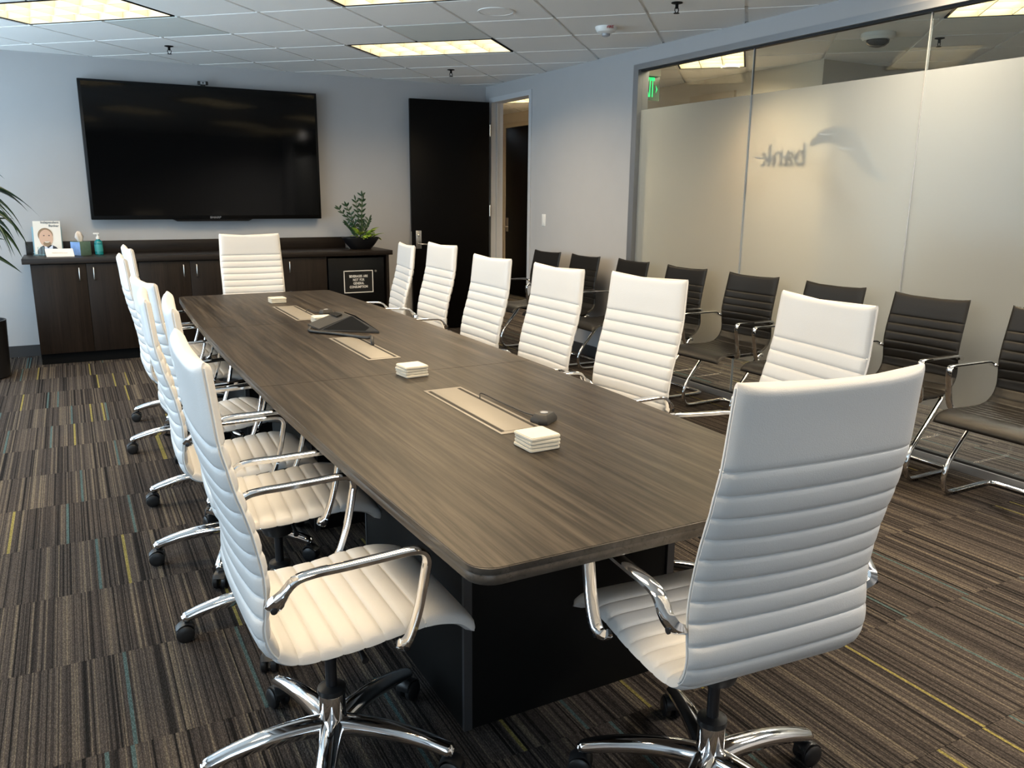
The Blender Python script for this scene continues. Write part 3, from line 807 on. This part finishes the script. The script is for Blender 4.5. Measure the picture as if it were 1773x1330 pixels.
for bx, by, tx, ty, hh in stems:
    path = crom([(bx, by, .09), (bx + (tx - bx) * .25, by + (ty - by) * .3, .09 + hh * .5), (tx, ty, .09 + hh)], 8)
    st = tube('upright_stem', path, [.005 * (1 - .6 * k / (len(path) - 1)) + .001 for k in range(len(path))], 'stem_green', bp_, 6)
    bm = bmesh.new()
    for k in range(3 + (rnd.random() < .5), len(path), 2):
        t = (path[min(k + 1, len(path) - 1)] - path[k - 1]).normalized()
        for s in (-1, 1):
            side = Vector((s, rnd.uniform(-.7, .7), 0))
            d = (t * .75 + side * .8 + Vector((0, 0, .05))).normalized()
            place_leaf(bm, lv, lf, leaf_frame(path[k], d, (-.2, -1, .3)))
    place_leaf(bm, lv, lf, leaf_frame(path[-1], path[-1] - path[-3], (0, -1, 0)))
    o = bm_obj('leaflets', bm, 'leaf_zz', st, 180); o['kind'] = 'stuff'
lv, lf = leaf_mesh('lime', .105, .062, .45, .2, 6)
lime_me = None
for k in range(26):
    a = rnd.uniform(-2.6, .9); rr = rnd.uniform(.02, .13)
    p = (rr * math.cos(a) + .04, rr * .7 * math.sin(a) - .02, .11 + rnd.uniform(0, .06))
    d = (math.cos(a) * 1 + rnd.uniform(-.4, .4), math.sin(a) + rnd.uniform(-.4, .4), rnd.uniform(.1, 1.1))
    if lime_me is None:
        o = mesh_obj('lime_leaf', lv, lf, 'leaf_lime', bp_, 180); lime_me = o.data
    else:
        o = D.objects.new('lime_leaf', lime_me); C.objects.link(o); o.parent = bp_
    o.matrix_local = leaf_frame(p, d) @ Matrix.Scale(rnd.uniform(.75, 1.2), 4)

# tall plant at the left edge
tp = thing('potted_dracaena', 'tall leafy plant in a black pot at the left edge of the picture', 'plant', (-.70, 7.52, 0))
lathe('pot', [(.17, 0), (.185, .01), (.200, .44), (.200, .455), (.185, .455), (.183, .41)], 'pot_black', tp, 40)
lathe('soil', [(.182, .40), (.182, .425), (.02, .43)], 'soil', tp, 24)
tube('cane', crom([(0, 0, .42), (.02, .0, .9), (-.01, .01, 1.3), (.02, 0, 1.62)], 6), .018, 'stem_brown', tp, 10)
tube('cane', crom([(-.05, .04, .42), (-.09, .05, .8), (-.08, .03, 1.15)], 6), .016, 'stem_brown', tp, 10)
rnd = random.Random(11)
dmesh = {}
def dleaf(base, az, el, L_, dr):
    key = (round(dr, 1), rnd.choice((-1.0, -.6, .7, 1.1)))
    if key not in dmesh:
        v, f = leaf_mesh('long_leaf', 1.0, .135, key[0], .2, 10, .8, key[1])
        dmesh[key] = mesh_obj('long_leaf', v, f, 'leaf_dark', tp, 180)
        o = dmesh[key]
    else:
        o = D.objects.new('long_leaf', dmesh[key].data); C.objects.link(o); o.parent = tp
    d = (math.cos(az) * math.cos(el), math.sin(az) * math.cos(el), math.sin(el))
    o.matrix_local = leaf_frame(base, d) @ Matrix.Scale(L_, 4)
for k in range(30):
    t = rnd.random()
    dleaf((.02 * t, 0, 1.30 + .34 * t), k * 2.4, R(8 + 62 * t * rnd.uniform(.6, 1.1)), rnd.uniform(.34, .46), rnd.choice([.8, 1.0, 1.2]))
for k in range(16):
    dleaf((-.08, .03, 1.0 + .15 * rnd.random()), k * 2.4 + .5, R(rnd.uniform(5, 60)), rnd.uniform(.34, .46), rnd.choice([.5, .7]))
for az, zz, L_ in ((-.55, 1.42, .46), (-.30, 1.34, .47), (-.8, 1.30, .47), (-.1, 1.44, .42), (-.45, 1.24, .44)):
    dleaf((.02, -.02, zz), az, R(14), L_, .9)

# light switch
ls = thing('light_switch', 'white light switch plate on the wall beside the doorway', 'switch', (XR, 7.062, 1.21))
box('plate', -.006, 0, -.035, .035, -.058, .058, 'white_plastic', ls, .002)
box('rocker', -.009, -.006, -.016, .016, -.033, .033, 'white_plastic', ls, .001)

# ------------------------------------------------------------------ conference table
TT, TH = .73, .038
CX, CY0, CY1 = 1.175, 1.322, 6.15
YM = (CY0 + CY1) / 2
def hw(y): return .594 - .060 * ((y - YM) / 2.41) ** 2
tb_ = thing('conference_table', 'long boat-shaped grey-brown wood meeting table on black pedestals', 'table', (CX, YM, 0))
def top_piece(ya, yb, name):
    rc = .055; pts_r = []
    n = 14
    lo_c, hi_c = ya == CY0, yb == CY1
    ys = []
    a, b = (ya + rc if lo_c else ya), (yb - rc if hi_c else yb)
    right = [(hw(a + (b - a) * k / n), a + (b - a) * k / n) for k in range(n + 1)]
    poly = []
    if lo_c:
        h = hw(ya + rc)
        poly += [(h - rc + rc * math.cos(R(t)), ya + rc + rc * math.sin(R(t))) for t in (-90, -75, -60, -45, -30, -15)]
    poly += right
    if hi_c:
        h = hw(yb - rc)
        poly += [(h - rc + rc * math.cos(R(t)), yb - rc + rc * math.sin(R(t))) for t in (15, 30, 45, 60, 75, 90)]
    full = poly + [(-x, y) for x, y in poly[::-1]]
    full = [(x, y - YM) for x, y in full]
    top = prism(name, full, TT - TH + .001, TT, 'table_wood', tb_)
    # edge band hugging the sides, a touch proud
    bm = bmesh.new(); n_ = len(full)
    def off(d):
        out = []
        for k in range(n_):
            p0, p1, p2 = Vector(full[k - 1]), Vector(full[k]), Vector(full[(k + 1) % n_])
            t = ((p1 - p0).normalized() + (p2 - p1).normalized()).normalized()
            out.append((p1.x + t.y * d, p1.y - t.x * d))
        return out
    o1 = [(x, y if not ((not lo_c and abs(y - (ya - YM)) < 1e-3) or (not hi_c and abs(y - (yb - YM)) < 1e-3)) else y) for x, y in off(.0015)]
    rings = []
    for d, z in ((.0, TT - .0012), (.0015, TT - .0025), (.0015, TT - .014), (.0005, TT - .0155), (.0005, TT - .0175), (.0015, TT - .019), (.0015, TT - TH + .002), (.0, TT - TH)):
        rings.append([(x, y, z) for x, y in (full if d == 0 else off(d))])
    add_rings(bm, rings, cap=False)
    cut = [f for f in bm.faces if (not lo_c and f.calc_center_median().y < ya - YM + .002) or (not hi_c and f.calc_center_median().y > yb - YM - .002)]
    bmesh.ops.delete(bm, geom=cut, context='FACES')
    if not lo_c and not hi_c:
        b2 = bm.copy()
        bmesh.ops.delete(bm, geom=[f for f in bm.faces if f.calc_center_median().x > 0], context='FACES')
        bmesh.ops.delete(b2, geom=[f for f in b2.faces if f.calc_center_median().x < 0], context='FACES')
        bm_obj('edge_band', b2, 'edge_wood', top, 40)
    bm_obj('edge_band', bm, 'edge_wood', top, 40)
S1, S2 = 3.103, 4.63
top_piece(CY0, S1 - .0012, 'tabletop'); top_piece(S1 + .0012, S2 - .0008, 'tabletop'); top_piece(S2 + .0008, CY1, 'tabletop')
for ya, yb in ((1.80, 2.62), (3.35, 4.12), (4.86, 5.66)):
    b = box('pedestal', -.345, .36, ya - YM, yb - YM, .0, TT - TH, 'plinth_black', tb_)
    for sx in (-.347, .362):
        for yv in (ya, yb):
            box('corner_trim', min(sx, sx * .93), max(sx, sx * .93), yv - YM - .006, yv - YM + .006, .002, TT - TH - .001, 'plinth_trim', b)
    b.name = 'pedestal'
for a, b in ((2.13, 2.765), (3.405, 4.03), (4.69, 5.335)):
    pb = box('power_box', -.062, .092, a - YM, b - YM, TT, TT + .0022, 'metal_plate', tb_, .0008)
    for x0, x1 in ((-.052, -.040), (.068, .080)): box('cable_slot', x0, x1, a - YM + .022, b - YM - .022, TT + .0022, TT + .0029, 'slot_dark', pb)
    box('lid', -.038, .066, a - YM + .022, b - YM - .022, TT + .0022, TT + .0036, 'metal_plate', pb, .0006)

# things on the table
def coaster_stack(cx, cy, rot, n, where):
    for k in range(n):
        j = rot + random.uniform(-.07, .07)
        o = prism('coaster', round_rect(.102, .102, .008), 0, .0104, 'coaster', None, .0026, 40, (cx + random.uniform(-.002, .002), cy + random.uniform(-.002, .002), TT + .0008 + k * .0112), j)
        pos = {0: 'bottom', n - 1: 'top'}.get(k, ['second', 'third', 'fourth'][k - 1] + ' up')
        tag(o, 'cream stone coaster, %s of the stack %s' % (pos, where), 'coaster', 'stone coasters stacked on the table')
coaster_stack(1.152, 1.978, .06, 4, 'beside the nearest power box')
coaster_stack(1.178, 3.046, .12, 4, 'in the middle of the table')
coaster_stack(1.215, 4.52, .0, 4, 'behind the touch panel')
coaster_stack(1.195, 5.56, .0, 3, 'near the far end chair')
def mic_pod(x, y, rot, label, s=1.0):
    t = thing('microphone_pod', label, 'microphone', (x, y, TT), rot, 'table microphones')
    poly = [(-.038, -.030), (.038, -.030), (.046, .0), (.034, .034), (-.034, .034), (-.046, .0)]
    bm = bmesh.new()
    rings = [[(px * s * q, py * s * q, z) for px, py in poly] for q, z in ((.96, .001), (1, .006), (.98, .014), (.72, .030), (.68, .031))]
    add_rings(bm, rings); bm_obj('body', bm, 'phone_shell', t, 30)
    lathe('button', [(.013, .031), (.013, .0328)], 'lens_grey', t, 20)
    return t
mic_pod(1.306, 2.20, .6, 'dark microphone pod by the nearest power box', 1.0)
mic_pod(1.335, 4.87, .2, 'dark microphone pod by the farthest power box', .95)
cb = tube('microphone_cable', crom([(1.249, 2.56, TT + .004), (1.262, 2.575, TT + .018), (1.285, 2.50, TT + .007), (1.290, 2.40, TT + .006), (1.296, 2.30, TT + .006), (1.300, 2.235, TT + .012)], 6), .0024, 'cable_black', None, 8)
tag(cb, 'thin black cable from the nearest power box to a microphone pod', 'cable')
cb = tube('microphone_cable', crom([(1.249, 5.02, TT + .004), (1.27, 5.03, TT + .014), (1.29, 4.98, TT + .005), (1.315, 4.90, TT + .008)], 6), .0024, 'cable_black', None, 8)
tag(cb, 'short dark cable from the farthest power box to a microphone pod', 'cable')
tpn = thing('touch_panel', 'wedge-shaped grey touch panel with dark screen standing on the table', 'touch panel', (1.27, 4.25, TT))
A_, R_, B_ = Vector((-.138, .033, .002)), Vector((.022, -.047, .086)), Vector((.126, -.179, .002))
AX = Vector((-.012, .19, 0))
def wedge(name, f0, f1, a, r, b, mat, lift=0.0):
    # closed wedge between two stations along the ridge axis
    bm = bmesh.new()
    up = Vector((0, 0, .010))
    st = []
    for f in (f0, f1):
        o_ = AX * f
        st.append([a + o_, a + up + o_, r + o_ - (r - a).normalized() * .012 + Vector((0, 0, .002)), r + o_ + (b - r).normalized() * .010, b + up + o_, b + o_])
    add_rings(bm, st); return bm_obj(name, bm, mat, tpn, 25)
wedge('shell', 0.0, 1.0, A_, R_, B_, 'phone_shell')
nf = (B_ - A_).cross(R_ - A_).normalized()
if nf.y > 0: nf = -nf
c3 = (A_ + R_ + B_) / 3
q = [c3 + (v - c3) * .86 + nf * .0015 + Vector((0, 0, .004)) for v in (A_, B_, R_)]
mesh_obj('side_cheek', q + [v - nf * .003 for v in q], [(0, 1, 2), (5, 4, 3), (0, 3, 4, 1), (1, 4, 5, 2), (2, 5, 3, 0)], 'phone_dark', tpn)
sn = (B_ - R_).cross(AX).normalized()
if sn.z < 0: sn = -sn
q = [R_ + (B_ - R_) * .12 + AX * .06, R_ + (B_ - R_) * .94 + AX * .06, R_ + (B_ - R_) * .94 + AX * .94, R_ + (B_ - R_) * .12 + AX * .94]
q = [v + sn * .0095 for v in q]
mesh_obj('screen', q + [v - sn * .004 for v in q], [(0, 1, 2, 3), (7, 6, 5, 4), (0, 4, 5, 1), (1, 5, 6, 2), (2, 6, 7, 3), (3, 7, 4, 0)], 'tv_screen', tpn)
ln = AX.cross(R_ - A_).normalized()
if ln.z < 0: ln = -ln
q = [A_ + (R_ - A_) * .70 + AX * .35, A_ + (R_ - A_) * .86 + AX * .35, A_ + (R_ - A_) * .86 + AX * .92, A_ + (R_ - A_) * .70 + AX * .92]
q = [v + ln * .0118 for v in q]
mesh_obj('top_slot', q + [v - ln * .004 for v in q], [(0, 1, 2, 3), (7, 6, 5, 4), (0, 4, 5, 1), (1, 5, 6, 2), (2, 6, 7, 3), (3, 7, 4, 0)], 'phone_dark', tpn)
cb = tube('panel_cable', crom([(1.105, 4.36, TT + .009), (1.078, 4.27, TT + .009), (1.10, 4.21, TT + .009), (1.17, 4.115, TT + .009), (1.235, 3.99, TT + .010), (1.262, 3.86, TT + .020), (1.262, 3.80, TT + .034), (1.250, 3.755, TT + .022), (1.2485, 3.745, TT + .004)], 6), .0085, 'cable_black', None, 10)
tag(cb, 'thick black cable from the touch panel into the middle power box', 'cable')

# ------------------------------------------------------------------ white ribbed swivel chairs
def wrap_at(ft):
    return .021 * min(1, max(0, (ft - .42) / .16)) * (1 - .68 * min(1, max(0, (ft - .66) / .28)))

def sling_parts(profile, cuts, hwid, grooves, thick, root, mat, names, horn=.012, wrap=.024, ns=None, m_=17, thread=None):
    """profile: dense list of (y,z); cuts: arclength splits; each section is one padded mesh part"""
    P = [Vector((0, y, z)) for y, z in profile]
    L_ = [0]
    for a, b in zip(P, P[1:]): L_.append(L_[-1] + (b - a).length)
    tot = L_[-1]
    def at(s):
        s = min(max(s, 0), tot)
        import bisect
        k = min(max(bisect.bisect_right(L_, s) - 1, 0), len(P) - 2)
        t = (s - L_[k]) / (L_[k + 1] - L_[k]); p = P[k].lerp(P[k + 1], t)
        k0, k1 = max(k - 2, 0), min(k + 3, len(P) - 1)
        tg = (P[k1] - P[k0]).normalized()
        return p.copy(), Vector((0, -tg.z, tg.y))   # normal away from the sitter
    out = []
    gs = sorted(grooves)
    def pad(s, p0=.62):
        a = max([g for g in gs if g <= s + 1e-9], default=0); b = min([g for g in gs if g > s + 1e-9], default=tot)
        t = (s - a) / max(b - a, 1e-6)
        ln = b - a
        e = min(t, 1 - t) * ln
        r_ = min(ln / 2, .013)
        q = min(1, e / r_)
        return p0 + (1 - p0) * math.sqrt(max(0, 1 - (1 - q) ** 2))
    bounds = [0] + cuts + [tot]
    us = [math.sin(PI / 2 * (-1 + 2 * k / (m_ - 1))) for k in range(m_)]
    for name, a, b in zip(names, bounds, bounds[1:]):
        ss = set()
        inner = [g for g in gs if a - 1e-6 <= g <= b + 1e-6]
        knots = sorted(set([a, b] + inner))
        for u, v in zip(knots, knots[1:]):
            n = max(6, int((v - u) / .008))
            for k in range(n + 1):
                ss.add(round(u + (v - u) * (.5 - .5 * math.cos(PI * k / n)), 6))
        rings = []
        for s in sorted(ss):
            p, nn = at(s)
            h = thick * pad(s)
            endf = 1.0
            if s < .014: endf = .25 + .75 * math.sqrt(max(0, 1 - (1 - s / .014) ** 2))
            if s > tot - .014: endf = .25 + .75 * math.sqrt(max(0, 1 - (1 - (tot - s) / .014) ** 2))
            h *= endf
            ft = s / tot
            wr = wrap_at(ft)
            W = hwid(ft)
            ring = []
            for sg in (1, -1):
                for u in (us if sg == 1 else us[-2:0:-1]):
                    hh = h * max(.10, 1 - abs(u) ** 14) ** .5
                    q = p + nn * (sg * hh + wr * (1 - u * u))
                    q.x = W * u
                    if ft > .9: q.z += horn * abs(u) ** 4 * (ft - .9) / .1
                    ring.append(q)
            rings.append(ring)
        bm = bmesh.new(); add_rings(bm, rings)
        o = bm_obj(name, bm, mat, root, 65)
        out.append(o)
    return out, at, tot

PROF_W = [(.296, .424), (.283, .440), (.255, .460), (.20, .474), (.15, .475), (.10, .471), (.03, .462), (-.05, .458), (-.11, .459), (-.155, .470), (-.185, .500), (-.197, .545), (-.194, .59), (-.190, .64),
          (-.193, .69), (-.201, .736), (-.211, .783), (-.224, .83), (-.238, .876), (-.249, .925), (-.259, .97), (-.268, 1.05), (-.277, 1.128)]
def rr_sec(a, b):
    return [(a * .7, b), (a, b * .55), (a, -b * .55), (a * .7, -b), (-a * .7, -b), (-a, -b * .55), (-a, b * .55), (-a * .7, b)]

def white_chair():
    t = thing('office_chair', 'x', 'chair')
    prof = [(p.x, p.y) for p in crom([(y, z, 0) for y, z in PROF_W], 6)]
    L_ = 0
    acc = [0]
    for a, b in zip(prof, prof[1:]): L_ += math.hypot(b[0] - a[0], b[1] - a[1]); acc.append(L_)
    def s_at(cond):
        for k, p in enumerate(prof):
            if cond(p): return acc[k]
    s_front = s_at(lambda p: p[0] < .170 and p[1] > .45)
    s_head = s_at(lambda p: p[1] > .965)
    s_split0 = s_at(lambda p: p[0] < -.150)
    nseg = round((s_head - s_front) / .0485); stp = (s_head - s_front) / nseg
    gr = [s_front + stp * k for k in range(nseg + 1)]
    s_split = min(gr, key=lambda g: abs(g - s_split0))
    def hwid(f): return .238 - .006 * max(0, (.12 - f) / .12) - .008 * max(0, (f - .8) / .2)
    parts, at, tot = sling_parts(prof, [s_split, s_head], hwid, gr, .019, t, 'white_leather', ['seat', 'backrest', 'headrest'])
    # raised piping at the head seam and seat front seam
    for s, par in ((s_head, parts[2]), (s_front, parts[0])):
        for face in (1, -1):
            p, nn = at(s); ft = s / tot
            pts = []
            for k in range(15):
                u = -1 + 2 * k / 14
                wr = wrap_at(ft)
                q = p + nn * (face * .019 * .64 * max(.10, 1 - abs(u) ** 14) ** .5 + wr * (1 - u * u)); q.x = hwid(ft) * u
                pts.append(q)
            tube('piping', pts, .0022, 'white_thread', par, 6)
    # welted seam up both sides of the back
    for sx in (-1, 1):
        pts = []
        for k in range(61):
            sv = s_split + (tot - .010 - s_split) * k / 60
            p, nn = at(sv); p.x = sx * (hwid(sv / tot) + .0004)
            if sv / tot > .9: p.z += .012 * (sv / tot - .9) / .1
            pts.append(p)
        tube('edge_welt', pts, .0022, 'white_thread', parts[1], 6)
    # arms
    for sx in (-1, 1):
        X = .272 * sx
        pts = crom([(X - .034 * sx, -.188, .612), (X - .012 * sx, -.182, .620), (X, -.168, .640), (X, -.138, .672), (X, -.095, .681), (X, -.03, .682), (X, .06, .685), (X, .118, .687), (X, .146, .681), (X, .158, .660), (X, .154, .63), (X, .138, .55), (X, .122, .50), (X - .004 * sx, .108, .466), (X - .014 * sx, .100, .452), (X - .036 * sx, .098, .450)], 4)
        n = len(pts)
        def sec(i, n=n):
            f = i / (n - 1)
            fl = max(0, 1 - f / .16); fr_ = max(0, (f - .86) / .14)
            return rr_sec(.0155 - .006 * max(fl, fr_), .0075 + .010 * math.sin(PI * min(1, fl)) * .8 + .008 * math.sin(PI * min(1, fr_)))
        a = tube('armrest', pts, 0, 'chrome', t, side=(1, 0, 0), sec=sec)
        for yv, zv in ((-.184, .618), (.102, .456)):
            lathe('bolt', [(.0075, 0), (.0075, .004 * sx), (.003, .005 * sx)], 'dark_metal', a, 12, (X + .004 * sx, yv, zv), 'X')
    # mechanism, gas lift
    mech = box('tilt_mechanism', -.060, .060, -.085, .085, .398, .438, 'black_plastic', t, .012)
    tube('tilt_lever', [(.055, .03, .41), (.17, .03, .405), (.20, .03, .40)], [.005, .005, .009], 'black_plastic', mech, 8)
    lathe('shroud', [(.030, .325), (.048, .335), (.062, .375), (.066, .398)], 'black_plastic', t, 24)
    lathe('gas_lift', [(.0145, .17), (.0145, .345)], 'dark_metal', t, 20)
    base = lathe('base', [(.030, .072), (.034, .078), (.033, .200), (.030, .206)], 'chrome', t, 28)
    lathe('collar', [(.036, .204), (.036, .218), (.022, .224)], 'black_plastic', base, 24)
    leg_me = cas_me = None
    for k in range(5):
        if leg_me is None:
            pts = crom([(0, .018, .110), (0, .08, .116), (0, .16, .114), (0, .24, .102), (0, .30, .086), (0, .322, .077)], 4)
            n = len(pts)
            lo = tube('star_leg', pts, 0, 'chrome', base, side=(1, 0, 0), sec=lambda i: [(math.cos(2 * PI * q / 12) * (.033 - .014 * i / (n - 1)) * (1 if i < n - 2 else .75), math.sin(2 * PI * q / 12) * (.029 - .014 * i / (n - 1)) * (1 if i < n - 2 else .75)) for q in range(12)])
            leg_me = lo.data
            bm = bmesh.new()
            add_lathe(bm, [(.0055, .05), (.0055, .082)], 10, (0, .305, 0))
            for sx in (-1, 1): add_lathe(bm, [(.010, sx * .006), (.026, sx * .007), (.029, sx * .010), (.029, sx * .022), (.024, sx * .026), (.010, sx * .027)], 20, (0, .318, .0292), 'X')
            add_tube(bm, crom([(0, .290, .036), (0, .292, .052), (0, .308, .0635), (0, .330, .058), (0, .344, .046)], 3), 0, side=(1, 0, 0), sec=lambda i: rr_sec(.020, .003))
            co = bm_obj('caster', bm, 'black_plastic', base, 45); cas_me = co.data
        else:
            lo = D.objects.new('star_leg', leg_me); C.objects.link(lo); lo.parent = base
            co = D.objects.new('caster', cas_me); C.objects.link(co); co.parent = base
        lo.rotation_euler = (0, 0, 2 * PI * k / 5); co.rotation_euler = (0, 0, 2 * PI * k / 5)
    return t

proto = white_chair()
UPPER = ('seat', 'backrest', 'headrest', 'armrest', 'tilt_mechanism', 'shroud')
def kids(o): return list(o.children)
WHITE = [
    # x, y, facing deg, dz, base world deg, label
    (.480, 1.850, 0, 0, 176, 'nearest white ribbed swivel chair on the left side of the table'),
    (.528, 2.645, -4, 0, 178, 'second white swivel chair from the near end, left side of table'),
    (.500, 3.280, -3, -.045, 175, 'third white swivel chair from the near end, left side of table'),
    (.545, 3.990, 7, -.058, 180, 'fourth white swivel chair from the near end, left side of table'),
    (.518, 4.900, 0, -.02, 180, 'fifth white swivel chair from the near end, left side of table'),
    (.585, 5.560, 2, -.01, 170, 'farthest white ribbed swivel chair on the left side of the table'),
    (1.262, 1.300, 85.5, 0, 355, 'white ribbed swivel chair at the near end of the table, seen from behind'),
    (1.262, 6.520, -92, 0, 20, 'white ribbed swivel chair at the far end of the table facing the viewer'),
    (1.970, 1.960, 171.5, -.01, 255, 'nearest white ribbed swivel chair on the right side of the table'),
    (1.890, 2.770, 186, -.01, 10, 'second white swivel chair from the near end, right side of table'),
    (1.845, 3.460, 180.5, -.02, 0, 'third white swivel chair from the near end, right side of table'),
    (1.825, 4.150, 180, -.02, 0, 'fourth white swivel chair from the near end, right side of table'),
    (1.905, 5.040, 180, 0, 12, 'fifth white swivel chair from the near end, right side of table'),
    (1.895, 5.700, 172, -.035, 0, 'farthest white ribbed swivel chair on the right side of the table'),
]
for k, (x, y, fa, dz, ba, lb) in enumerate(WHITE):
    o = proto if k == 0 else copy_tree(proto)
    o.location = (x, y, 0); rz = R(fa - 90); o.rotation_euler = (0, 0, rz)
    tag(o, lb, 'chair', 'white chairs around the table')
    for ch in kids(o):
        nm_ = ch.name.split('.')[0]
        if nm_ in UPPER: ch.location.z = dz - .008
        if nm_ == 'base': ch.rotation_euler = (0, 0, R(ba - 90) - rz)

# ------------------------------------------------------------------ black cantilever guest chairs
PROF_B = [(.275, .405), (.262, .425), (.23, .444), (.18, .452), (.10, .450), (.02, .446), (-.06, .446), (-.125, .456), (-.175, .490), (-.198, .54), (-.196, .60), (-.188, .66), (-.194, .72), (-.208, .79), (-.224, .86), (-.240, .928)]
def black_chair():
    t = thing('guest_chair', 'x', 'chair')
    prof = [(p.x, p.y) for p in crom([(y, z, 0) for y, z in PROF_B], 6)]
    acc = [0]
    for a, b in zip(prof, prof[1:]): acc.append(acc[-1] + math.hypot(b[0] - a[0], b[1] - a[1]))
    def s_at(cond):
        for k, p in enumerate(prof):
            if cond(p): return acc[k]
    s_front = s_at(lambda p: p[0] < .16 and p[1] > .44); s_head = s_at(lambda p: p[1] > .805); s_sp = s_at(lambda p: p[0] < -.12)
    nseg = round((s_head - s_front) / .047); gr = [s_front + (s_head - s_front) * k / nseg for k in range(nseg + 1)]
    s_sp = min(gr, key=lambda g: abs(g - s_sp))
    parts, at, tot = sling_parts(prof, [s_sp], lambda f: .225 - .004 * max(0, (f - .8) / .2), gr, .010, t, 'black_leather', ['seat', 'backrest'], horn=.012, wrap=.018)
    for sx in (-1, 1):
        X = .250 * sx
        pts = crom([(X - .026 * sx, -.196, .632), (X - .008 * sx, -.188, .638), (X, -.172, .648), (X, -.145, .657), (X, -.06, .659), (X, .06, .660), (X, .125, .660), (X, .148, .652), (X, .154, .630), (X, .148, .58), (X, .132, .50), (X - .006 * sx, .118, .455), (X - .030 * sx, .112, .438)], 4)
        n = len(pts)
        tube('armrest', pts, 0, 'chrome', t, side=(1, 0, 0), sec=lambda i: rr_sec(.0155, .0065))
    X = .222
    side = [(-.135, .430), (-.10, .425), (-.02, .330), (.085, .205), (.118, .150), (.130, .10), (.124, .055), (.098, .022), (.055, .0135), (-.05, .013), (-.20, .013), (-.225, .013)]
    a = crom([(-X, y, z) for y, z in side], 4)
    corner = [(-X + .012, -.252, .013), (-X + .045, -.264, .013), (0, -.265, .013)]
    full = a + [Vector(p) for p in corner]
    full = full + [Vector((-p.x, p.y, p.z)) for p in full[-2::-1]]
    tube('sled_frame', full, .0125, 'chrome', t, 12)
    tube('seat_support', [(-.215, -.13, .428), (-.12, -.128, .428), (.12, -.128, .428), (.215, -.13, .428)], .011, 'chrome', t, 10)
    box('seat_bracket', -.20, .20, -.10, .12, .424, .434, 'black_plastic', t, .003)
    return t
bproto = black_chair()
BX = 3.85
order = ['nearest the doorway', 'second from the doorway', 'third from the doorway', 'fourth from the doorway', 'fifth from the doorway', 'sixth from the doorway', 'seventh from the doorway', 'at the picture right edge']
for k, (dx, y, fa) in enumerate([(-.11, 6.68, 183), (-.08, 6.08, 181), (-.02, 5.47, 178), (-.03, 4.78, 181), (-.015, 4.10, 183), (0, 3.44, 181), (0, 2.80, 181), (0, 2.14, 180)]):
    o = bproto if k == 0 else copy_tree(bproto)
    o.location = (BX + dx, y, 0); o.rotation_euler = (0, 0, R(fa - 90))
    tag(o, 'black ribbed cantilever guest chair along the right wall, %s' % order[k], 'chair', 'black guest chairs along the glass wall')
